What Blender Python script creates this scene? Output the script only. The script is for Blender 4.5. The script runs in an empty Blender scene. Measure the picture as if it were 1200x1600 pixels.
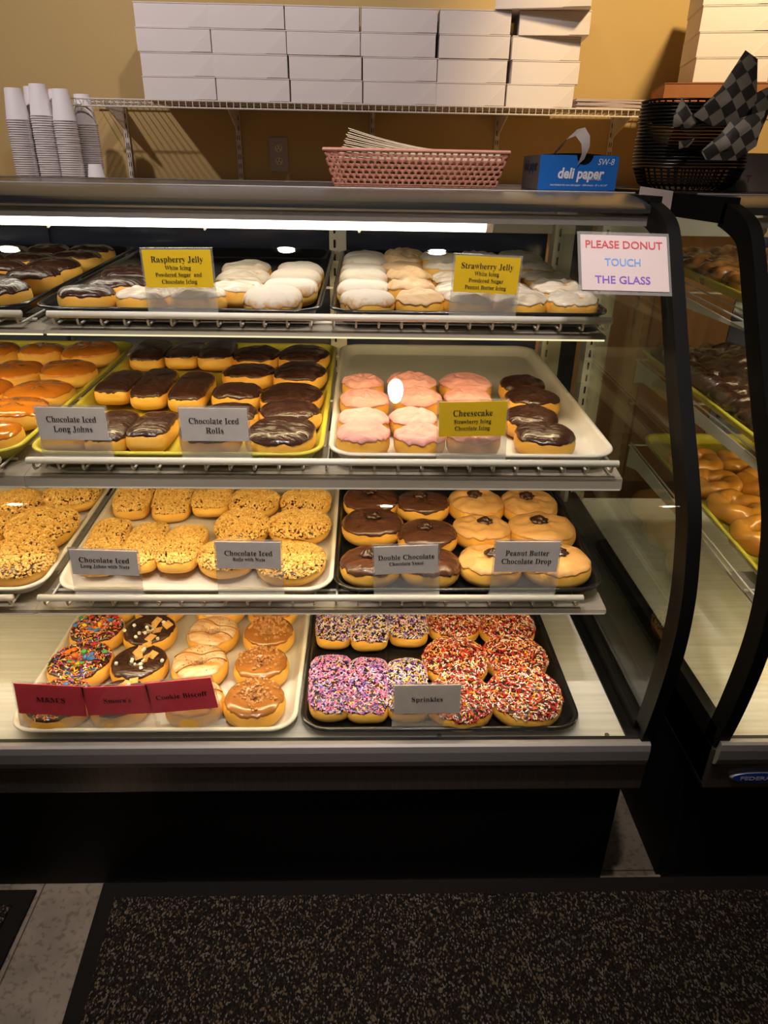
import bpy, math, random
from mathutils import Vector, Matrix, noise

# ---------------------------------------------------------------- camera, world, exposure
E = 1.255                       # height of the camera above the floor (metres)
SC = bpy.context.scene
COL = SC.collection
PI = math.pi


def look_camera():
    pi_, ya, ro = math.radians(26.2), math.radians(1.85), math.radians(1.05)
    F = Vector((math.sin(ya) * math.cos(pi_), math.cos(ya) * math.cos(pi_), -math.sin(pi_)))
    R = Vector((math.cos(ya), -math.sin(ya), 0))
    D = F.cross(R)
    R2 = R * math.cos(ro) - D * math.sin(ro)
    D2 = R * math.sin(ro) + D * math.cos(ro)
    cd = bpy.data.cameras.new('camera')
    cam = bpy.data.objects.new('camera', cd)
    COL.objects.link(cam)
    m = Matrix((R2, -D2, -F)).transposed().to_4x4()
    m.translation = Vector((0, 0, E))
    cam.matrix_world = m
    cd.sensor_fit = 'VERTICAL'
    cd.sensor_height = 36.0
    cd.lens = 36.0 * 1087.5 / 1600.0
    cd.clip_start = 0.02
    SC.camera = cam


look_camera()
SC.view_settings.view_transform = 'Standard'
SC.view_settings.look = 'None'
SC.view_settings.gamma = 1.0
SC.view_settings.use_curve_mapping = False
SC.view_settings.exposure = 0.12
SC.cycles.use_denoising = True
SC.cycles.transparent_max_bounces = 32
SC.cycles.max_bounces = 10
SC.cycles.glossy_bounces = 4
SC.cycles.sample_clamp_indirect = 4.0
W = bpy.data.worlds.new('world')
SC.world = W
W.use_nodes = True
W.node_tree.nodes['Background'].inputs[0].default_value = (1.0, 0.86, 0.74, 1)
W.node_tree.nodes['Background'].inputs[1].default_value = 0.016


def spot(name, loc, target, power, color, size=100, blend=0.6, radius=0.04):
    l = bpy.data.lights.new(name, 'SPOT')
    l.energy = power
    l.color = color
    l.spot_size = math.radians(size)
    l.spot_blend = blend
    l.shadow_soft_size = radius
    o = bpy.data.objects.new(name, l)
    COL.objects.link(o)
    o.location = (loc[0], loc[1], loc[2] + E)
    d = Vector(target) - Vector(loc)
    o.rotation_euler = d.to_track_quat('-Z', 'Y').to_euler()
    return o


TUBE_TOP = ((1.0, 0.90, 0.74), 7.8)
TUBE_SHELF = ((1.0, 0.77, 0.43), 48.0)
# spots over the work side, then track spots on the customer side aimed at the cases, then two for the floor
spot('ceiling_spot', (-1.75, 1.75, 1.45), (-0.85, 3.3, 0.25), 80, (1.0, 0.87, 0.84), 70)
spot('ceiling_spot', (-0.05, 1.75, 1.45), (-0.2, 3.3, 0.3), 40, (1.0, 0.86, 0.82), 75)
spot('ceiling_spot', (1.30, 2.0, 1.45), (1.2, 3.3, 0.35), 150, (1.0, 0.72, 0.38), 66, 0.6, 0.10)
spot('ceiling_spot', (0.95, 2.2, 1.5), (0.95, 2.5, -0.8), 150, (1.0, 0.78, 0.5), 50)  # extra spot added to brighten the cabinet wood behind the second case
spot('counter_spot', (-1.38, 0.30, 1.53), (-0.9, 1.12, -0.35), 60, (1.0, 0.87, 0.80), 50, 0.5, 0.03)
spot('counter_spot', (-0.306, 0.361, 1.53), (-0.2, 1.12, -0.35), 70, (1.0, 0.87, 0.80), 50, 0.5, 0.03)
spot('counter_spot', (0.282, 0.362, 1.53), (0.3, 1.12, -0.35), 70, (1.0, 0.87, 0.80), 50, 0.5, 0.03)
spot('counter_spot', (0.142, -0.274, 1.53), (0.05, 1.10, -0.30), 60, (1.0, 0.87, 0.80), 32, 0.5, 0.03)
spot('floor_spot', (-2.112, -1.813, 1.5), (-1.0, 0.35, -1.25), 6, (1.0, 0.86, 0.72), 40)
spot('floor_spot', (0.14, -1.816, 1.5), (0.2, 0.3, -1.25), 3, (1.0, 0.86, 0.72), 46)


# ---------------------------------------------------------------- object helpers
def link(name, data, parent=None, loc=None, rot=None):
    o = bpy.data.objects.new(name, data)
    COL.objects.link(o)
    if parent is not None:
        o.parent = parent
    if loc is not None:
        o.location = loc
    if rot is not None:
        o.rotation_euler = rot
    return o


def thing(name, label, cat, loc=(0, 0, 0), rot=(0, 0, 0), group=None):
    o = link(name, None, None, (loc[0], loc[1], loc[2] + E), rot)
    o.empty_display_size = 0.02
    o['label'] = label
    o['category'] = cat
    if group:
        o['group'] = group
    return o


def tag(o, label=None, cat=None, group=None, kind=None):
    if label: o['label'] = label
    if cat: o['category'] = cat
    if group: o['group'] = group
    if kind: o['kind'] = kind
    return o


def copy_tree(o, parent=None):
    c = o.copy()
    COL.objects.link(c)
    if parent is not None:
        c.parent = parent
    for ch in list(o.children):
        copy_tree(ch, c)
    return c


def remove_tree(o):
    for ch in list(o.children):
        remove_tree(ch)
    bpy.data.objects.remove(o)


class MB:
    """collects geometry and links it as one mesh object"""
    def __init__(s):
        s.v, s.f, s.m = [], [], []

    def add(s, vs, fs, mi=0):
        n = len(s.v)
        s.v.extend(vs)
        for f in fs:
            s.f.append([i + n for i in f])
            s.m.append(mi)
        return s

    def box(s, x0, x1, y0, y1, z0, z1, mi=0):
        return s.add([(x0, y0, z0), (x1, y0, z0), (x1, y1, z0), (x0, y1, z0), (x0, y0, z1), (x1, y0, z1), (x1, y1, z1), (x0, y1, z1)],
                     [(0, 3, 2, 1), (4, 5, 6, 7), (0, 1, 5, 4), (1, 2, 6, 5), (2, 3, 7, 6), (3, 0, 4, 7)], mi)

    def tube(s, pts, r, n=8, mi=0, cap=True, closed=False):
        pts = [Vector(p) for p in pts]
        rr = r if isinstance(r, (list, tuple)) else [r] * len(pts)
        vs, fs = [], []
        m = len(pts)
        up = None
        for i, p in enumerate(pts):
            a = pts[(i - 1) % m] if (i or closed) else pts[0]
            b = pts[(i + 1) % m] if (i < m - 1 or closed) else pts[-1]
            d = (b - a).normalized()
            if up is None:
                up = Vector((0, 0, 1)) if abs(d.z) < 0.9 else Vector((1, 0, 0))
            x = d.cross(up).normalized()
            up = x.cross(d).normalized()
            for k in range(n):
                t = 2 * PI * k / n
                vs.append(tuple(p + (x * math.cos(t) + up * math.sin(t)) * rr[i]))
        for i in range(m if closed else m - 1):
            for k in range(n):
                j = (i + 1) % m
                fs.append((i * n + k, i * n + (k + 1) % n, j * n + (k + 1) % n, j * n + k))
        if cap and not closed:
            fs.append(tuple(range(n - 1, -1, -1)))
            fs.append(tuple((m - 1) * n + k for k in range(n)))
        return s.add(vs, fs, mi)

    def cyl(s, c, r, h, n=24, axis='z', mi=0, r2=None):
        r2 = r if r2 is None else r2
        vs = []
        for z, q in ((0, r), (h, r2)):
            for k in range(n):
                t = 2 * PI * k / n
                a, b = q * math.cos(t), q * math.sin(t)
                vs.append({'z': (c[0] + a, c[1] + b, c[2] + z), 'x': (c[0] + z, c[1] + a, c[2] + b), 'y': (c[0] + b, c[1] + z, c[2] + a)}[axis])
        fs = [(k, (k + 1) % n, n + (k + 1) % n, n + k) for k in range(n)] + [tuple(range(n - 1, -1, -1)), tuple(range(n, 2 * n))]
        return s.add(vs, fs, mi)

    def lathe(s, prof, n=32, mi=0, sx=1, sy=1, c=(0, 0, 0), power=2.0):
        vs, fs = [], []
        for r, z in prof:
            for k in range(n):
                t = 2 * PI * k / n
                ct, st = math.cos(t), math.sin(t)
                q = 1 / (abs(ct) ** power + abs(st) ** power) ** (1 / power)
                vs.append((c[0] + r * ct * q * sx, c[1] + r * st * q * sy, c[2] + z))
        for i in range(len(prof) - 1):
            for k in range(n):
                fs.append((i * n + k, i * n + (k + 1) % n, (i + 1) * n + (k + 1) % n, (i + 1) * n + k))
        return s.add(vs, fs, mi)

    def extrude_x(s, prof, x0, x1, closed=True, mi=0, caps=True):
        n = len(prof)
        vs = [(x0, y, z) for y, z in prof] + [(x1, y, z) for y, z in prof]
        fs = [(i, i + n, (i + 1) % n + n, (i + 1) % n) for i in range(n if closed else n - 1)]
        if caps and closed:
            fs += [tuple(range(n)), tuple(range(2 * n - 1, n - 1, -1))]
        return s.add(vs, fs, mi)

    def mesh(s, name, mats, smooth=False):
        me = bpy.data.meshes.new(name)
        me.from_pydata(s.v, [], s.f)
        for mt in (mats if isinstance(mats, (list, tuple)) else [mats]):
            me.materials.append(mt)
        me.polygons.foreach_set('material_index', s.m)
        if smooth:
            me.polygons.foreach_set('use_smooth', [True] * len(s.f))
        me.update()
        return me

    def build(s, name, mats, parent=None, smooth=False, loc=None, rot=None, bevel=0, auto=False):
        me = s.mesh(name, mats, smooth)
        o = link(name, me, parent, loc, rot)
        if bevel:
            b = o.modifiers.new('bevel', 'BEVEL')
            b.width = bevel
            b.segments = 2
            b.limit_method = 'ANGLE'
        return o


def top(o):
    """lift a top-level mesh built in eye-height coordinates on to the floor datum"""
    o.location.z += E
    return o


def structure(o):
    o['kind'] = 'structure'
    return top(o)


# ---------------------------------------------------------------- materials
def new_mat(name):
    m = bpy.data.materials.new(name)
    m.use_nodes = True
    nt = m.node_tree
    return m, nt, nt.nodes['Principled BSDF']


def N(nt, t, **kw):
    n = nt.nodes.new(t)
    for k, v in kw.items():
        if k.startswith('i_'):
            n.inputs[k[2:].replace('_', ' ')].default_value = v
        else:
            setattr(n, k, v)
    return n


def mat(name, c, rough=0.5, metal=0.0, c2=None, scale=20, bump=0.0, bscale=None, coat=0.0, spec=0.5, lo=0.35, hi=0.65, sss=0.0, trans=0.0, stretch=None, alpha=None, dist=0.002):
    m, nt, b = new_mat(name)
    b.inputs['Roughness'].default_value = rough
    b.inputs['Metallic'].default_value = metal
    b.inputs['Specular IOR Level'].default_value = spec
    b.inputs['Coat Weight'].default_value = coat
    b.inputs['Coat Roughness'].default_value = 0.08
    b.inputs['Base Color'].default_value = (*c, 1)
    if sss:
        b.inputs['Subsurface Weight'].default_value = sss
        b.inputs['Subsurface Radius'].default_value = (0.01, 0.005, 0.002)
        b.inputs['Subsurface Scale'].default_value = 0.5
    tc = N(nt, 'ShaderNodeTexCoord')
    src = tc.outputs['Object']
    if stretch:
        mp = N(nt, 'ShaderNodeMapping')
        mp.inputs['Scale'].default_value = stretch
        nt.links.new(src, mp.inputs['Vector'])
        src = mp.outputs['Vector']
    if c2 is not None:
        nz = N(nt, 'ShaderNodeTexNoise', i_Scale=scale, i_Detail=4.0)
        nt.links.new(src, nz.inputs['Vector'])
        rp = N(nt, 'ShaderNodeValToRGB')
        rp.color_ramp.elements[0].position = lo
        rp.color_ramp.elements[1].position = hi
        rp.color_ramp.elements[0].color = (*c, 1)
        rp.color_ramp.elements[1].color = (*c2, 1)
        nt.links.new(nz.outputs['Fac'], rp.inputs['Fac'])
        nt.links.new(rp.outputs['Color'], b.inputs['Base Color'])
    if bump:
        nb = N(nt, 'ShaderNodeTexNoise', i_Scale=bscale or scale * 2, i_Detail=3.0)
        nt.links.new(src, nb.inputs['Vector'])
        bp = N(nt, 'ShaderNodeBump', i_Strength=bump, i_Distance=dist)
        nt.links.new(nb.outputs['Fac'], bp.inputs['Height'])
        nt.links.new(bp.outputs['Normal'], b.inputs['Normal'])
    return m


def emit(name, c, s):
    m = bpy.data.materials.new(name)
    m.use_nodes = True
    nt = m.node_tree
    nt.nodes.clear()
    e = N(nt, 'ShaderNodeEmission')
    e.inputs[0].default_value = (*c, 1)
    e.inputs[1].default_value = s
    o = N(nt, 'ShaderNodeOutputMaterial')
    nt.links.new(e.outputs[0], o.inputs[0])
    return m


def glass(name, tint=(0.97, 0.98, 0.97), f0=0.035, rough=0.0, haze=0.0, hazec=(0.9, 0.9, 0.9)):
    m = bpy.data.materials.new(name)
    m.use_nodes = True
    nt = m.node_tree
    nt.nodes.clear()
    o = N(nt, 'ShaderNodeOutputMaterial')
    tr = N(nt, 'ShaderNodeBsdfTransparent')
    tr.inputs[0].default_value = (*tint, 1)
    gl = N(nt, 'ShaderNodeBsdfGlossy')
    gl.inputs['Roughness'].default_value = rough
    lw = N(nt, 'ShaderNodeLayerWeight')
    lw.inputs['Blend'].default_value = 0.5
    pw = N(nt, 'ShaderNodeMath', operation='POWER')
    pw.inputs[1].default_value = 5.0
    ma = N(nt, 'ShaderNodeMath', operation='MULTIPLY_ADD')
    ma.inputs[1].default_value = 0.75
    ma.inputs[2].default_value = f0
    nt.links.new(lw.outputs['Facing'], pw.inputs[0])
    nt.links.new(pw.outputs[0], ma.inputs[0])
    mx = N(nt, 'ShaderNodeMixShader')
    nt.links.new(ma.outputs[0], mx.inputs[0])
    base = tr.outputs[0]
    if haze:
        df = N(nt, 'ShaderNodeBsdfDiffuse')
        df.inputs[0].default_value = (*hazec, 1)
        m2 = N(nt, 'ShaderNodeMixShader')
        m2.inputs[0].default_value = haze
        nt.links.new(tr.outputs[0], m2.inputs[1])
        nt.links.new(df.outputs[0], m2.inputs[2])
        base = m2.outputs[0]
    nt.links.new(base, mx.inputs[1])
    nt.links.new(gl.outputs[0], mx.inputs[2])
    nt.links.new(mx.outputs[0], o.inputs[0])
    return m


def streaked(name, c, c2, rough, metal=0.0, sc=(2, 60, 60), coat=0.0):
    return mat(name, c, rough, metal, c2=c2, scale=3, stretch=sc, coat=coat, lo=0.3, hi=0.7)


M = {}
M['black'] = mat('black_metal', (0.004, 0.004, 0.004), 0.5, 0.0, spec=0.12)
M['black_gloss'] = mat('black_gloss_glass', (0.010, 0.012, 0.016), 0.22, 0.0, spec=0.25)
M['cap'] = mat('cap_painted_reflection', (0.022, 0.028, 0.033), 0.25)  # blue-grey tone painted for the reflection in the curved glass
M['kick'] = mat('black_kick_panel', (0.006, 0.005, 0.005), 0.6, spec=0.2)
M['steel'] = streaked('brushed_steel', (0.20, 0.18, 0.16), (0.26, 0.23, 0.20), 0.34, 0.9, (60, 2, 2))
M['rail'] = mat('satin_aluminium_rail', (0.25, 0.23, 0.22), 0.45, 0.3)
M['enamel'] = mat('white_enamel', (0.78, 0.74, 0.66), 0.35)
M['canopy'] = streaked('enamelled_light_canopy', (0.34, 0.295, 0.24), (0.30, 0.26, 0.21), 0.45, 0, (2, 30, 30))
M['cream'] = mat('cream_case_metal', (0.70, 0.64, 0.48), 0.5, c2=(0.62, 0.56, 0.42), scale=6)
M['deck'] = streaked('scuffed_white_deck', (0.66, 0.65, 0.60), (0.52, 0.51, 0.46), 0.3, 0.0, (1.5, 40, 1))
M['back_glass'] = mat('dark_mirror_door', (0.025, 0.033, 0.06), 0.12, c2=(0.045, 0.055, 0.09), scale=5, stretch=(1, 1, 8))
M['glass'] = glass('case_glass')
M['end_glass'] = glass('end_glass', (0.90, 0.92, 0.90), 0.06)
M['acrylic'] = glass('clear_acrylic', (0.93, 0.93, 0.92), 0.05, 0.05, 0.14)
M['acrylic_front'] = glass('clear_acrylic_front', (0.99, 0.99, 0.99), 0.02, 0.08)
M['tube_top'] = emit('case_lamp_glow', *TUBE_TOP)
M['tube_shelf'] = emit('shelf_lamp_glow', *TUBE_SHELF)
M['tube_shelf_b'] = emit('second_case_shelf_lamp_glow', TUBE_SHELF[0], 70.0)
M['tube_top_b'] = emit('second_case_lamp_glow', TUBE_TOP[0], 15.0)
M['lip'] = emit('lamp_spill_glow', (1.0, 0.86, 0.50), 1.1)  # glow standing in for tube light that spills over the canopy edge
M['downlight'] = emit('downlight_glow', (1.0, 0.88, 0.74), 55.0)
M['tray_white'] = mat('white_tray', (0.72, 0.68, 0.60), 0.38, c2=(0.66, 0.62, 0.53), scale=9)
M['tray_yellow'] = mat('yellow_tray', (0.60, 0.55, 0.06), 0.38, c2=(0.54, 0.48, 0.05), scale=9)
M['tray_black'] = mat('black_tray', (0.010, 0.010, 0.012), 0.22, coat=0.3)
M['card_white'] = mat('grey_white_card', (0.80, 0.74, 0.73), 0.8, c2=(0.74, 0.68, 0.67), scale=60)
M['card_yellow'] = mat('yellow_card', (1.0, 0.66, 0.015), 0.8)
M['card_red'] = mat('red_card', (0.95, 0.08, 0.13), 0.8, c2=(0.88, 0.06, 0.11), scale=60)
M['ink'] = mat('black_ink', (0.02, 0.017, 0.015), 0.8)
M['paper'] = mat('white_paper', (0.80, 0.74, 0.74), 0.85)


def dough_mat():
    m, nt, b = new_mat('fried_dough')
    b.inputs['Roughness'].default_value = 0.55
    tc = N(nt, 'ShaderNodeTexCoord')
    sx = N(nt, 'ShaderNodeSeparateXYZ')
    nt.links.new(tc.outputs['Object'], sx.inputs[0])
    nz = N(nt, 'ShaderNodeTexNoise', i_Scale=30.0, i_Detail=3.0)
    nt.links.new(tc.outputs['Object'], nz.inputs['Vector'])
    a = N(nt, 'ShaderNodeMath', operation='MULTIPLY_ADD')
    a.inputs[1].default_value = 0.018
    nt.links.new(nz.outputs['Fac'], a.inputs[0])
    nt.links.new(sx.outputs['Z'], a.inputs[2])
    mr = N(nt, 'ShaderNodeMapRange')
    mr.inputs['From Min'].default_value = 0.0
    mr.inputs['From Max'].default_value = 0.052
    nt.links.new(a.outputs[0], mr.inputs['Value'])
    rp = N(nt, 'ShaderNodeValToRGB')
    cr = rp.color_ramp
    cr.elements[0].position = 0.0
    cr.elements[0].color = (0.50, 0.17, 0.018, 1)
    cr.elements[1].position = 1.0
    cr.elements[1].color = (0.58, 0.22, 0.022, 1)
    for p, c in ((0.28, (0.76, 0.34, 0.035)), (0.50, (0.92, 0.56, 0.12)), (0.62, (0.88, 0.48, 0.07)), (0.82, (0.74, 0.34, 0.035))):
        e = cr.elements.new(p)
        e.color = (*c, 1)
    nt.links.new(mr.outputs[0], rp.inputs['Fac'])
    nt.links.new(rp.outputs['Color'], b.inputs['Base Color'])
    bp = N(nt, 'ShaderNodeBump', i_Strength=0.25, i_Distance=0.002)
    nt.links.new(nz.outputs['Fac'], bp.inputs['Height'])
    nt.links.new(bp.outputs['Normal'], b.inputs['Normal'])
    return m


def icing_mat(name, c, rough, coat=0.0, c2=None, bump=0.3, bscale=45, streak=(1, 3, 1), dist=0.003):
    m = mat(name, c, rough, coat=coat, c2=c2, scale=25, bump=bump, bscale=bscale, stretch=streak, dist=dist)
    return m


def powder_mat():
    m, nt, b = new_mat('powdered_sugar')
    b.inputs['Roughness'].default_value = 0.95
    tc = N(nt, 'ShaderNodeTexCoord')
    sx = N(nt, 'ShaderNodeSeparateXYZ')
    nt.links.new(tc.outputs['Object'], sx.inputs[0])
    nz_ = N(nt, 'ShaderNodeTexNoise', i_Scale=110.0, i_Detail=5.0)
    nt.links.new(tc.outputs['Object'], nz_.inputs['Vector'])
    a = N(nt, 'ShaderNodeMath', operation='MULTIPLY_ADD')
    a.inputs[1].default_value = 0.040
    nt.links.new(nz_.outputs['Fac'], a.inputs[0])
    nt.links.new(sx.outputs['Z'], a.inputs[2])
    rp = N(nt, 'ShaderNodeValToRGB')
    rp.color_ramp.elements[0].position = 0.30
    rp.color_ramp.elements[0].color = (0.58, 0.28, 0.07, 1)
    rp.color_ramp.elements[1].position = 0.62
    rp.color_ramp.elements[1].color = (0.70, 0.62, 0.53, 1)
    mr = N(nt, 'ShaderNodeMapRange')
    mr.inputs['From Min'].default_value = 0.022
    mr.inputs['From Max'].default_value = 0.074
    nt.links.new(a.outputs[0], mr.inputs['Value'])
    nt.links.new(mr.outputs[0], rp.inputs['Fac'])
    nt.links.new(rp.outputs['Color'], b.inputs['Base Color'])
    bp = N(nt, 'ShaderNodeBump', i_Strength=0.5, i_Distance=0.0015)
    nt.links.new(nz_.outputs['Fac'], bp.inputs['Height'])
    nt.links.new(bp.outputs['Normal'], b.inputs['Normal'])
    return m


M['dough'] = dough_mat()
M['choc'] = icing_mat('chocolate_icing', (0.030, 0.011, 0.007), 0.24, 0.3, (0.052, 0.020, 0.012), 0.8, 34, (1, 4, 1), 0.004)
M['dchoc'] = icing_mat('thick_chocolate_icing', (0.065, 0.022, 0.011), 0.26, 0.3, (0.10, 0.035, 0.017), 0.7, 30, (1, 3, 1), 0.004)
M['maple'] = icing_mat('maple_glaze', (0.58, 0.19, 0.015), 0.14, 0.6, (0.50, 0.15, 0.012), 0.12, 20)
M['pink'] = icing_mat('strawberry_icing', (0.78, 0.33, 0.29), 0.5, 0, (0.84, 0.42, 0.36), 0.8, 40, dist=0.004)
M['white'] = icing_mat('white_icing', (0.74, 0.66, 0.56), 0.34, 0.2, (0.66, 0.54, 0.40), 0.9, 30, dist=0.005)
M['pbicing'] = icing_mat('peanut_butter_icing', (0.78, 0.55, 0.33), 0.5, 0, (0.66, 0.42, 0.21), 0.8, 34, dist=0.004)
M['pb'] = icing_mat('smooth_peanut_butter_icing', (0.66, 0.37, 0.13), 0.42, 0, (0.58, 0.31, 0.10), 0.6, 26, dist=0.004)
M['powder'] = powder_mat()
M['caramel'] = icing_mat('caramel_icing', (0.36, 0.14, 0.028), 0.22, 0.4, (0.30, 0.11, 0.02), 0.2, 20)
M['drizzle'] = icing_mat('white_glaze_with_cookie_dust', (0.80, 0.64, 0.44), 0.4, 0.1, (0.60, 0.27, 0.06), 0.3, 30)
M['nut'] = mat('chopped_peanut', (0.80, 0.48, 0.11), 0.6, c2=(0.68, 0.34, 0.06), scale=160, lo=0.3, hi=0.7)
M['nut2'] = mat('pale_chopped_peanut', (0.88, 0.60, 0.20), 0.6)
M['crumb'] = mat('cookie_crumb', (0.42, 0.19, 0.06), 0.8, c2=(0.56, 0.28, 0.10), scale=200)
M['graham'] = mat('graham_cereal', (0.72, 0.42, 0.13), 0.75, c2=(0.62, 0.33, 0.09), scale=120, bump=0.4, bscale=300, dist=0.001)
M['marsh'] = mat('mini_marshmallow', (0.88, 0.84, 0.78), 0.8)
for nm, c in (('s_red', (0.50, 0.015, 0.015)), ('s_white', (0.86, 0.82, 0.76)), ('s_yellow', (0.85, 0.55, 0.02)), ('s_purple', (0.18, 0.09, 0.50)),
              ('s_pink', (0.85, 0.20, 0.42)), ('s_brown', (0.07, 0.025, 0.015)), ('s_orange', (0.85, 0.20, 0.02)), ('s_green', (0.06, 0.35, 0.08)),
              ('s_blue', (0.04, 0.20, 0.60)), ('s_lilac', (0.55, 0.45, 0.75)), ('s_maroon', (0.22, 0.02, 0.03)), ('s_navy', (0.03, 0.04, 0.22))):
    M[nm] = mat('sugar_' + nm[2:], c, 0.3, coat=0.3)


# ---------------------------------------------------------------- lettering (turned into plain meshes)
def serif(s):
    o = ''
    for ch in s:
        if 'A' <= ch <= 'Z': o += chr(0x1D400 + ord(ch) - 65)
        elif 'a' <= ch <= 'z': o += chr(0x1D41A + ord(ch) - 97)
        else: o += ch
    return o


def text_mesh(name, body, size, m, parent, loc, rot=(PI / 2, 0, 0), width=None, shear=0.0, offset=0.0, style='serif', align='CENTER', height=None):
    c = bpy.data.curves.new(name, 'FONT')
    c.body = serif(body) if style == 'serif' else body
    c.size = size
    c.align_x = align
    c.align_y = 'CENTER'
    c.offset = offset * size
    c.shear = shear
    c.extrude = 0.0002
    c.resolution_u = 3
    o = bpy.data.objects.new(name, c)
    COL.objects.link(o)
    bpy.context.view_layer.update()
    dg = bpy.context.evaluated_depsgraph_get()
    me = bpy.data.meshes.new_from_object(o.evaluated_get(dg))
    bpy.data.objects.remove(o)
    bpy.data.curves.remove(c)
    if width and len(me.vertices):
        xs = [v.co.x for v in me.vertices]
        w = max(xs) - min(xs)
        k = width / w
        if height: ky = height
        else: ky = 1.0
        cx = (max(xs) + min(xs)) / 2
        for v in me.vertices:
            v.co.x = (v.co.x - cx) * k
            v.co.y *= ky
    me.materials.clear()
    me.materials.append(m)
    me.name = name
    return link(name, me, parent, loc, rot)

# ---------------------------------------------------------------- the room
FL = -1.243
mt_wall = mat('mustard_painted_wall', (0.50, 0.36, 0.15), 0.85, c2=(0.46, 0.325, 0.13), scale=1.2, bump=0.08, bscale=120)
mt_tile = mat('speckled_vinyl_floor', (0.21, 0.17, 0.13), 0.5, c2=(0.15, 0.12, 0.09), scale=14, bump=0.05)


def tile_mat():
    m = mt_tile
    nt = m.node_tree
    b = nt.nodes['Principled BSDF']
    tc = N(nt, 'ShaderNodeTexCoord')
    br = N(nt, 'ShaderNodeTexBrick', offset=0.0)
    br.inputs['Scale'].default_value = 1.0
    br.inputs['Brick Width'].default_value = 0.305
    br.inputs['Row Height'].default_value = 0.305
    br.inputs['Mortar Size'].default_value = 0.0015
    br.inputs['Color1'].default_value = (1, 1, 1, 1)
    br.inputs['Color2'].default_value = (0.86, 0.86, 0.86, 1)
    br.inputs['Mortar'].default_value = (0.25, 0.22, 0.2, 1)
    nt.links.new(tc.outputs['Object'], br.inputs['Vector'])
    old = b.inputs['Base Color'].links[0].from_socket
    vz = N(nt, 'ShaderNodeTexNoise', i_Scale=90.0)
    nt.links.new(tc.outputs['Object'], vz.inputs['Vector'])
    r = N(nt, 'ShaderNodeValToRGB')
    r.color_ramp.elements[0].position = 0.36
    r.color_ramp.elements[0].color = (0.66, 0.63, 0.6, 1)
    r.color_ramp.elements[1].position = 0.46
    r.color_ramp.elements[1].color = (1, 1, 1, 1)
    nt.links.new(vz.outputs['Fac'], r.inputs['Fac'])
    m1 = N(nt, 'ShaderNodeMixRGB', blend_type='MULTIPLY')
    m1.inputs[0].default_value = 1
    m2 = N(nt, 'ShaderNodeMixRGB', blend_type='MULTIPLY')
    m2.inputs[0].default_value = 1
    nt.links.new(old, m1.inputs[1])
    nt.links.new(br.outputs['Color'], m1.inputs[2])
    nt.links.new(m1.outputs[0], m2.inputs[1])
    nt.links.new(r.outputs['Color'], m2.inputs[2])
    nt.links.new(m2.outputs[0], b.inputs['Base Color'])


tile_mat()
structure(MB().box(-3.2, 3.2, -2.6, 3.45, FL - 0.05, FL).build('floor', mt_tile))
structure(MB().box(-3.2, 3.2, 3.35, 3.45, FL, 1.62).build('wall_back', mt_wall))
structure(MB().box(-3.3, -3.2, -2.6, 3.45, FL, 1.62).build('wall_left', mt_wall))
structure(MB().box(3.2, 3.3, -2.6, 3.45, FL, 1.62).build('wall_right', mt_wall))
structure(MB().box(-3.3, 3.3, -2.6, 3.45, 1.55, 1.62).build('ceiling', mat('dark_ceiling', (0.12, 0.10, 0.08), 0.9)))
# small recessed downlights over the counter (they also glint in the curved glass)
DL = [(-1.38, 0.30, 'over the left end of the counter'), (-0.306, 0.361, 'just left of the middle of the counter'), (0.282, 0.362, 'just right of the middle of the counter'),
      (0.142, -0.274, 'nearer the customer side'), (0.14, -1.816, 'far back on the customer side, middle'), (1.90, -1.80, 'far back on the customer side, right'), (-2.112, -1.813, 'far back on the customer side, left')]
for x, y, w in DL:
    t = thing('ceiling_light', 'small round recessed downlight ' + w, 'light', (x, y, 1.548), group='recessed downlights')
    MB().lathe([(0.058, 0.0), (0.058, -0.006), (0.040, -0.008), (0.036, 0.0)], 28).build('trim_ring', M['enamel'], t, True)
    MB().cyl((0, 0, -0.004), 0.035 if y > -1 else 0.06, 0.004, 28).build('lamp_lens', M['downlight'], t)

# ---------------------------------------------------------------- floor mats
m, nt, b = new_mat('looped_mat_pile')
b.inputs['Roughness'].default_value = 0.95
b.inputs['Specular IOR Level'].default_value = 0.1
tc = N(nt, 'ShaderNodeTexCoord')
mp = N(nt, 'ShaderNodeMapping')
mp.inputs['Scale'].default_value = (1.0, 0.62, 1)
nz = N(nt, 'ShaderNodeTexVoronoi', i_Scale=420.0)
nt.links.new(tc.outputs['Object'], mp.inputs[0])
nt.links.new(mp.outputs[0], nz.inputs['Vector'])
sp = N(nt, 'ShaderNodeSeparateColor')
nt.links.new(nz.outputs['Color'], sp.inputs[0])
rp = N(nt, 'ShaderNodeValToRGB')
rp.color_ramp.interpolation = 'CONSTANT'
rp.color_ramp.elements[0].color = (0.008, 0.0065, 0.0055, 1)
rp.color_ramp.elements[1].position = 0.80
rp.color_ramp.elements[1].color = (0.10, 0.07, 0.04, 1)
e = rp.color_ramp.elements.new(0.93)
e.color = (0.13, 0.11, 0.09, 1)
e = rp.color_ramp.elements.new(0.55)
e.color = (0.022, 0.015, 0.010, 1)
nt.links.new(sp.outputs[0], rp.inputs['Fac'])
nt.links.new(rp.outputs['Color'], b.inputs['Base Color'])
bp = N(nt, 'ShaderNodeBump', i_Strength=0.8, i_Distance=0.004)
nt.links.new(nz.outputs['Distance'], bp.inputs['Height'])
nt.links.new(bp.outputs['Normal'], b.inputs['Normal'])
M['mat'] = m
m2 = mat('rubber_mat_border', (0.010, 0.009, 0.008), 0.9, spec=0.04)


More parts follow.
